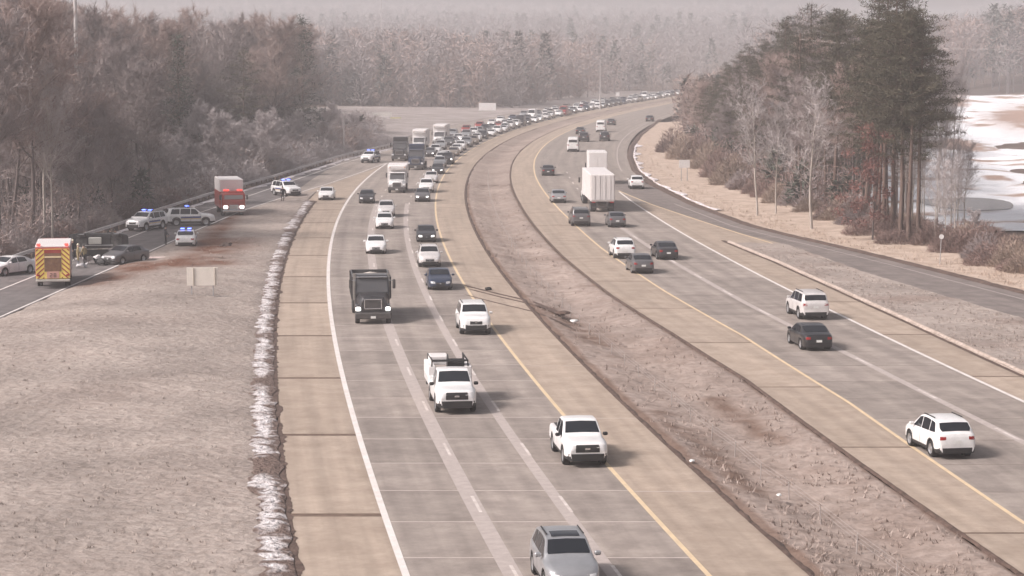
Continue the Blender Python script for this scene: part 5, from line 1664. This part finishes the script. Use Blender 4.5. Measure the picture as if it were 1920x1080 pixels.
def plant(name, proto, xy, s, rz, label, cat='tree', group=None, z=None, parts=('trunk', 'crown')):
    zz = float(hill(xy[0], xy[1])) - .15 if z is None else z
    e = tag(empty(name, (*xy, zz), rz), label, cat, group)
    sc = s if isinstance(s, tuple) else (s, s, s)
    for pn, me in zip(parts, proto):
        o = link(pn, me, e)
        o.scale = sc
    return e
tr = random.Random(77)
inview = lambda x, y, m=1.5: abs(x) < y * (960 / 4300) + m
# left wood, front ranks as single trees
spots = []
for _ in range(6000):
    y = 188 + 320 * tr.random() ** 1.2
    g = float(guard(min(y, 408))) - .055 * max(0, y - 408)
    x = g - 4.5 - 34 * tr.random() ** 1.3
    if not inview(x, y, 3) or y > 470:
        continue
    if y > 262 and x > g - 10 - min(9, (y - 262) * .15):
        continue
    if any(abs(x / y - a) < w_ and y < b_ for a, b_, w_ in ((-.1447, 300, .009), (-.0905, 400, .011), (-.1163, 352, .010), (-.106, 372, .009))):
        continue
    if all((x - a) ** 2 + ((y - b_) * .75) ** 2 > 3.4 ** 2 for a, b_ in spots):
        spots.append((x, y))
    if len(spots) >= 150:
        break
GLW = 'bare trees of the left wood'
for x, y in spots:
    t_ = tr.random()
    s = tr.uniform(.72, 1.14)
    if abs(x / y + .189) < .016 and y < 278:
        s, t_ = .6, 0
    if t_ < .88:
        plant('bare_tree', tr.choice(BARE), (x, y), (s * 1.0, s * 1.0, s), tr.uniform(0, 6.28), 'bare grey brown tree in the wood behind the guardrail', 'tree', GLW)
    elif t_ < .94:
        plant('cedar_tree', tr.choice(CEDAR), (x, y), s * .95, tr.uniform(0, 6.28), 'dark green cedar among the bare trees of the left wood', 'tree', 'cedars of the left wood')
    else:
        plant('pine_tree', tr.choice(PINES), (x, y), s * .9, tr.uniform(0, 6.28), 'green topped pine among the bare trees of the left wood', 'tree', 'pines of the left wood')
def at_px_dist(u, y):
    return ((u - 960) / 4300 * y * 1.0, y)
plant('pale_tree', PALE[0], (-43.6, 213), (.8, .8, 1.0), .4, 'slim pale trunked tree at the left, left one of a close pair', 'tree')
plant('pale_tree', PALE[1], (-42.2, 210), (.7, .7, .95), 2.0, 'slim pale trunked tree at the left, right one of a close pair', 'tree')
plant('cedar_tree', CEDAR[1], (-43.4, 300), (1.35, 1.35, 1.30), 0, 'large dark evergreen standing above the middle of the left wood', 'tree')
plant('cedar_tree', CEDAR[0], (-36, 395), (1.9, 1.9, 1.75), 1, 'tall dark evergreen at the right end of the left wood', 'tree')
plant('pine_tree', PINES[2], (-41.0, 352), (.95, .95, .80), 2, 'broad topped pine above the frosted trees', 'tree')
plant('warm_tree', BARE[2], (-39.5, 372), 1.05, 0, 'bare tree with a warm pinkish crown right of the broad topped pine', 'tree')
for i in range(22):
    y = 250 + 165 * (i + tr.random()) / 22
    x = float(guard(min(y, 408))) - .05 * max(0, y - 408) - tr.uniform(4.5, 14)
    plant('frosted_tree', FROST[i % 2], (x, y), (.85, .85, tr.uniform(.55, .8)), i * 1.1, 'low frosted grey tree in the pale belt behind the guardrail', 'tree', 'frosted trees behind the guardrail')
for i, (x, y, s) in enumerate(((-37.5, 292, .95), (-40.5, 300, 1.05), (-34.2, 318, .9))):
    plant('frosted_tree', FROST[i % 2], (x, y), s, i * 1.3, ('low spreading frosted tree leaning over the guardrail, nearest of three', 'low spreading frosted tree, middle of three behind the guardrail', 'low spreading frosted tree, right of three behind the guardrail')[i], 'tree')
# bushes along the guardrail
for i in range(44):
    y = 192 + 225 * (i + tr.random()) / 44
    x = float(guard(y)) - tr.uniform(2.2, 5.2)
    if inview(x, y, 1):
        k_ = 3 if y > 290 else tr.choice((0, 2, 2))
        plant('bush', BUSH[k_], (x, y), (1, 1, tr.uniform(.45, .95)), tr.uniform(0, 6), 'pale frosted bush behind the guardrail' if k_ == 3 else 'brown leafless bush at the foot of the left wood', 'bush', 'frosted bushes by the guardrail' if k_ == 3 else 'brown bushes by the guardrail', z=-.15, parts=('stems', 'twigs'))

# right wood
GRW = 'pines of the right wood'
spots = []
for _ in range(6000):
    y = 200 + 230 * tr.random()
    bx = float(brush_l(y)) + 3.5
    hi = min(.176 * y, bx + 34) if y > 235 else .158 * y
    if hi <= bx:
        continue
    x = tr.uniform(bx, hi)
    if .146 < x / y < .168 and y < 230:
        continue
    if x / y > .157 and y > 242:
        continue
    if all((x - a) ** 2 + ((y - b_) * .7) ** 2 > 2.5 ** 2 for a, b_ in spots):
        spots.append((x, y))
    if len(spots) >= 150:
        break
for x, y in spots:
    t_ = tr.random()
    s = tr.uniform(.85, 1.12)
    cap = float(np.interp(x / y, [.060, .077, .086, .102, .114, .126, .140, .172, .185], [225, 165, 125, 80, 45, 10, -25, -15, 40]))
    s = min(s * 1.12, (18 + (85 - cap) * y / 4300) / 20 * tr.uniform(.72, 1.0))
    if s < .3:
        continue
    s *= tr.uniform(.8, 1.06)
    if t_ < .52:
        plant('pine_tree', tr.choice(PINES), (x, y), (max(s, .7), max(s, .7), s * .95), tr.uniform(0, 6.28), 'tall pine in the wood right of the exit ramp', 'tree', GRW)
    elif t_ < .9:
        plant('bare_tree', tr.choice(BARE), (x, y), s * .95, tr.uniform(0, 6.28), 'bare brown tree in the wood right of the exit ramp', 'tree', 'bare trees of the right wood')
    else:
        plant('cedar_tree', tr.choice(CEDAR), (x, y), s * .8, tr.uniform(0, 6.28), 'dark cedar in the wood right of the exit ramp', 'tree', 'cedars of the right wood')
plant('pale_tree', PALE[0], (26.02, 242.68), (.72, .72, .80), 1.2, 'pale slim bare tree in front of the right wood, leftmost of three', 'tree', z=-.1)
plant('pale_tree', PALE[1], (28.26, 244.99), (.6, .6, .68), 3.0, 'pale slim bare tree in front of the right wood, middle of three', 'tree', z=-.1)
plant('pale_tree', PALE[2], (29.49, 224.96), (.95, .95, .82), 4.0, 'wide pale bare tree in front of the right wood, right of three', 'tree', z=-.1)
rr_ = np.random.default_rng(9)
cs = [(float(rr_.normal(0, .9 + .1 * (8 - z))), float(rr_.normal(0, .9)), float(z), .65) for z in np.linspace(1.6, 9.5, 44)]
Vt = leaf_cloud(rr_, cs, 60, .26, .07)
rust_t, _ = tree_meshes('rust', *bare_tree(91, 10, .2, 9, 0, .2), M_BARK, M_RUST)
plant('rusty_tree', (rust_t, fast_mesh('rust_crown', Vt, np.arange(len(Vt)).reshape(-1, 3), M_RUST)), (33.34, 211.36), (1.0, 1.0, 1.12), .5, 'small tree still holding rusty red leaves at the wood edge', 'tree', z=-.1)
for i, (u, v, s, k_) in enumerate(((1676, 448, 1.05, 1), (1690, 440, .98, 0), (1706, 455, 1.08, 2), (1724, 452, .95, 3))):
    pass
PT = [((35.12, 211.36), 0, 1.02), ((35.61, 209.63), 1, 1.0), ((36.10, 207.93), 0, 1.06), ((37.18, 209.06), 3, .92)]
for i, (xy, k_, s) in enumerate(PT):
    plant('pine_tree', PINES[k_], xy, s, i, ('straight dark pine trunk at the right edge of the wood, first of four', 'straight dark pine trunk at the right edge of the wood, second of four', 'straight dark pine trunk at the right edge of the wood, third of four', 'straight dark pine trunk at the right edge of the wood, last of four')[i], 'tree', z=-.1)
for i, (u, v, s) in enumerate(((1750, 455, .42), (1765, 462, .5), (1788, 458, .40), (1800, 460, .36), (1845, 470, .3), (1900, 480, .42))):
    pass
for i, (xy, s) in enumerate((((38.03, 205.70), .50), ((38.78, 204.60), .44), ((39.53, 203.52), .48), ((41.02, 202.45), .40))):
    plant('young_tree', PALE[i % 3] if i != 3 else FROST[0], xy, (s * .8, s * .8, s) if i != 3 else s * .9, i * 1.7, ('thin young bare tree against the snow field, first from the pines', 'thin young bare tree against the snow field, second from the pines', 'thin young bare tree against the snow field, third from the pines', 'small bushy bare tree against the snow field at the far right')[i], 'tree', z=-.1)
for i in range(12):
    u_ = .166 + .034 * (i + tr.random()) / 12
    y = tr.uniform(206, 250)
    plant('thin_tree', PALE[i % 3], (u_ * y, y), (.45, .45, tr.uniform(.45, .95)), i * 2.1, 'thin bare trunk between the right wood and the snow field', 'tree', 'thin trunks before the snow field', z=-.1)
for i in range(74):
    y = 150 + 270 * (i + tr.random()) / 74
    x = float(brush_l(y)) + tr.uniform(1.0, 4.5)
    if inview(x, y, 1.5):
        k_ = tr.choice((0, 0, 2, 1))
        plant('bush', BUSH[k_], (x, y), (1.0, 1.0, tr.uniform(.55, 1.05)), tr.uniform(0, 6), 'straw coloured bush at the foot of the right wood' if k_ == 1 else 'red brown leafless bush at the foot of the right wood', 'bush', 'straw bushes of the right wood' if k_ == 1 else 'red brown bushes of the right wood', z=-.1, parts=('stems', 'twigs'))
for i in range(46):
    y = 172 + 66 * (i + tr.random()) / 46
    x = float(brush_l(y)) + tr.uniform(-.2, 5.5)
    if inview(x, y, 1.5):
        k_ = tr.choice((0, 0, 0, 2, 1))
        plant('bush', BUSH[k_], (x, y), (1.0, 1.0, tr.uniform(.5, .95)), tr.uniform(0, 6), 'straw coloured bush in the brush row before the snow field' if k_ == 1 else 'red brown leafless bush in the brush row before the snow field', 'bush', 'straw bushes before the snow field' if k_ == 1 else 'red brown bushes before the snow field', z=-.1, parts=('stems', 'twigs'))
for i in range(11):
    y = 208 + 32 * tr.random()
    x = (.157 + .018 * (i + tr.random()) / 11) * y
    plant('pine_tree', PINES[(0, 3)[i % 2]], (x, y), (1.0, 1.0, tr.uniform(.92, 1.06)), i, 'straight bare stemmed pine at the open right end of the wood', 'tree', 'pines at the open end of the right wood', z=-.1)
# low green thicket at the inner end of the right wood
for i, (u, v) in enumerate(((1262, 300), (1284, 306), (1306, 300), (1330, 316), (1352, 330), (1374, 344))):
    xy = [(27.20, 387.48),(27.28, 362.13),(29.13, 362.13),(28.74, 334.00),(28.50, 312.42),(28.49, 295.69)][i]
    plant('thicket_bush', (BUSH[2][0], BUSH[1][1]) if i % 2 else BUSH[0], xy, (1.5, 1.5, 1.5), i, 'tall brown thicket at the corner of the right wood, number %s from the road' % ('one', 'two', 'three', 'four', 'five', 'six')[i], 'bush', z=-.1, parts=('stems', 'twigs'))

# far woods: one mass each
def far_wood(name, pts, label, mats, seed, hs=(13, 20), ev=.25, low=.28, cnt=None, tw=1.0):
    rr = np.random.default_rng(seed)
    Vs, Fs, mi = [], [], []
    o = 0
    for (x, y, z) in pts:
        h = rr.uniform(*hs)
        dist = math.hypot(x, y)
        sz = .7 + dist / 900
        ever = rr.random() < ev
        n = cnt or (260 if dist < 800 else 130)
        if ever:
            zz = rr.random(n) ** .8
            q = (1.02 - zz) * h * .19 * rr.uniform(.5, 1.1, n) + .2
            P = np.stack([0 * zz, 0 * zz, h * (.22 + .78 * zz)], 1)
            L, W = .9 * sz, .22 * sz
        else:
            zz = rr.random(n)
            q = h * .21 * np.sqrt(rr.random(n)) * np.sin(np.pi * (.12 + .8 * zz)) ** .6
            P = np.stack([0 * zz, 0 * zz, h * (low + (1 - low) * zz)], 1)
            L, W = 1.5 * sz * tw, .085 * sz * tw
            q = q if low > 0 else q * 2.6
        a = rr.uniform(0, 2 * np.pi, n)
        P = P + np.stack([np.cos(a) * q, np.sin(a) * q, 0 * q], 1) + np.array([x, y, z])
        d = np.stack([np.cos(a) * .6, np.sin(a) * .6, np.full(n, .5 if not ever else .1)], 1) + rr.normal(0, .45, (n, 3)); d /= np.linalg.norm(d, axis=1)[:, None]
        s_ = np.cross(d, rr.normal(0, 1, (n, 3))); s_ /= np.linalg.norm(s_, axis=1)[:, None]
        Ls = L * rr.uniform(.6, 1.4, n)[:, None]
        Vs.append(np.stack([P - s_ * W, P + s_ * W, P + d * Ls], 1).reshape(-1, 3))
        mi += [1 if ever else (0 if rr.random() < .7 else 2)] * n
        # trunk: three thin faces
        rt = .16 + h * .004
        for k in range(3):
            b_ = 2.094 * k
            e1 = (x + rt * math.cos(b_), y + rt * math.sin(b_), z - .5); e2 = (x + rt * math.cos(b_ + 2.094), y + rt * math.sin(b_ + 2.094), z - .5)
            Vs.append(np.array([e1, e2, (x, y, z + h * .85)])); mi.append(0)
    V = np.concatenate(Vs)
    kind(link(name, fast_mesh(name, V, np.arange(len(V)).reshape(-1, 3), mats, mi)), 'stuff', label)
r2 = random.Random(5)
pts = []
for _ in range(1050):                                  # behind the front ranks on the left
    y = r2.uniform(215, 620); g = float(guard(min(y, 408))) - .075 * max(0, y - 408)
    x = g - r2.uniform(22, 95)
    if inview(x, y, 20) and not (x > g - 30 and y < 300 and inview(x, y, 2)):
        pts.append((x, y, float(hill(x, y)) - .3))
far_wood('left_wood_depth', pts, 'deeper part of the bare wood on the left', [M_TWIG, M_CEDAR, M_TWIG2], 1, (14, 21), .16)
pts = []
for _ in range(1500):                                  # undergrowth of the left wood
    y = r2.uniform(160, 480); g = float(guard(min(y, 408))) - .06 * max(0, y - 408)
    x = g - 3.0 - 55 * r2.random() ** 1.4
    if inview(x, y, 16):
        pts.append((x, y, float(hill(x, y)) - .3))
far_wood('left_undergrowth', [p for p in pts if p[1] < 275], 'tangled brown undergrowth on the floor of the left wood', [M_TWIG, M_CEDAR, M_TWIG2], 7, (1.6, 5.5), .05, 0.0, 120, .45)
far_wood('frosted_undergrowth', [p for p in pts if p[1] >= 275], 'pale frosted undergrowth behind the bend of the guardrail', [M_TWIG3, M_CEDAR, M_TWIG2], 17, (1.6, 5.0), .03, 0.0, 120, .45)
pts = []
for _ in range(700):                                   # undergrowth of the right wood
    y = r2.uniform(205, 430); bx = float(brush_l(y)) + 2.5
    x = bx + (min(.178 * y, bx + 32) - bx) * r2.random() ** 1.2
    if x > bx and x / y < .150:
        pts.append((x, y, float(hill(x, y)) - .3))
far_wood('right_undergrowth', pts, 'tangled brown undergrowth on the floor of the right wood', [M_BRUSH, M_CEDAR, M_TWIG], 8, (1.8, 6.0), .12, 0.0, 120, .45)
pts = []
for _ in range(1500):                                  # behind the open bank
    y = 655 + 330 * r2.random() ** 1.3
    x = r2.uniform(-.235 * y, float(cx(y)) - 27)
    if r2.random() < .8 or y < 720:
        pts.append((x, y, float(hill(x, y)) - .3))
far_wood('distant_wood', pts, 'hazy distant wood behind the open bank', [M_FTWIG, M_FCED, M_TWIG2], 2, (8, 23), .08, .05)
pts = []
for _ in range(900):                                   # behind the snow field and the right wood
    y = r2.uniform(430, 1000)
    x = float(cx(y)) + 34 + r2.random() * (y * .25 - float(cx(y)) - 25)
    if inview(x, y, 8) and (y > 710 or .118 * y < x < .148 * y):
        pts.append((x, y, float(hill(x, y)) - .3))
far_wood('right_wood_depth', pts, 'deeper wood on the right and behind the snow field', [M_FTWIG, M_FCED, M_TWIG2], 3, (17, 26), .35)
pts = []
for _ in range(260):
    y = r2.uniform(440, 740)
    x = float(cx(y)) + 36 + r2.random() * max(1, .12 * y - float(cx(y)) - 36)
    if x < .12 * y:
        pts.append((x, y, float(hill(x, y)) - .3))
far_wood('right_wood_tail', pts, 'low hazy end of the right wood beside the far bend', [M_TWIG2, M_CEDAR, M_TWIG], 13, (6, 12), .25, .05)
pts = []
for _ in range(2600):                                  # the ridges in the haze
    y = 1700 + 2400 * r2.random()
    x = r2.uniform(-.25 * y, .25 * y)
    if abs(x - float(cx(y))) > 30:
        pts.append((x, y, float(hill(x, y)) - .5))
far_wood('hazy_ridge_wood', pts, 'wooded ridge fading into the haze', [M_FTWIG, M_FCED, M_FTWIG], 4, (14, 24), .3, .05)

pts = []
for _ in range(1100):                                  # fills the valley between the distant wood and the ridge
    y = 960 + 850 * r2.random()
    x = r2.uniform(-.235 * y, .245 * y)
    o_ = x - float(cx(y))
    if o_ < -24 or o_ > 34:
        pts.append((x, y, float(hill(x, y)) - .5))
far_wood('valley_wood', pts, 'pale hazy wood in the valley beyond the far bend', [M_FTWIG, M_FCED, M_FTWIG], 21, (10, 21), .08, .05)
# power lines into the right wood
e = tag(empty('utility_pole', (33.5, 268, 0)), 'wooden utility pole half hidden in the right wood', 'pole')
solid('shaft', tube((0, 0, -.2), (0, 0, 19.4), .16, .1, 8), M_PBARK, e, True)
solid('crossarm', cbox((0, 0, 18.6), (.12, 2.2, .14), .02), M_PBARK, e)
pe = Vector((33.5, 268, 0))
for i, (za, zb2, lab) in enumerate(((18.7, 18.9, 'upper thin power line crossing the right wood'), (14.4, 13.6, 'lower thin power line crossing the right wood'))):
    parts = []
    p0 = Vector((pe.x, pe.y - .2, za)); p1 = Vector((66, 200, zb2))
    for k in range(16):
        f0, f1 = k / 16, (k + 1) / 16
        sg = lambda f: p0.lerp(p1, f) - Vector((0, 0, 1.2 * 4 * f * (1 - f)))
        parts.append(tube(sg(f0), sg(f1), .016, n=4, cap=False))
    tag(solid('power_line', join(*parts), mat('cable grey', (.45, .42, .41), rough=.6)), lab, 'cable')

# ------------------------------------------------------------------ haze: one closed box of pale air
hv, hf = cbox((0, 1900, 31), (3100, 5000, 66), .0)
V = [(sx * 1500, -150 if sy < 0 else 4300, -4 if sz < 0 else 75) for sx in (-1, 1) for sy in (-1, 1) for sz in (-1, 1)]
F = [(0, 1, 3, 2), (4, 6, 7, 5), (0, 4, 5, 1), (2, 3, 7, 6), (0, 2, 6, 4), (1, 5, 7, 3)]
mh = bpy.data.materials.new('haze')
mh.use_nodes = True
mh.node_tree.nodes.clear()
pv = mh.node_tree.nodes.new('ShaderNodeVolumePrincipled')
pv.inputs['Color'].default_value = (.965, .955, .975, 1)
pv.inputs['Density'].default_value = .00055
pv.inputs['Anisotropy'].default_value = 0.25
mo = mh.node_tree.nodes.new('ShaderNodeOutputMaterial')
mh.node_tree.links.new(pv.outputs[0], mo.inputs['Volume'])
kind(link('haze', new_mesh('haze', V, F, mh)), 'stuff', 'pale winter haze lying over the whole valley')
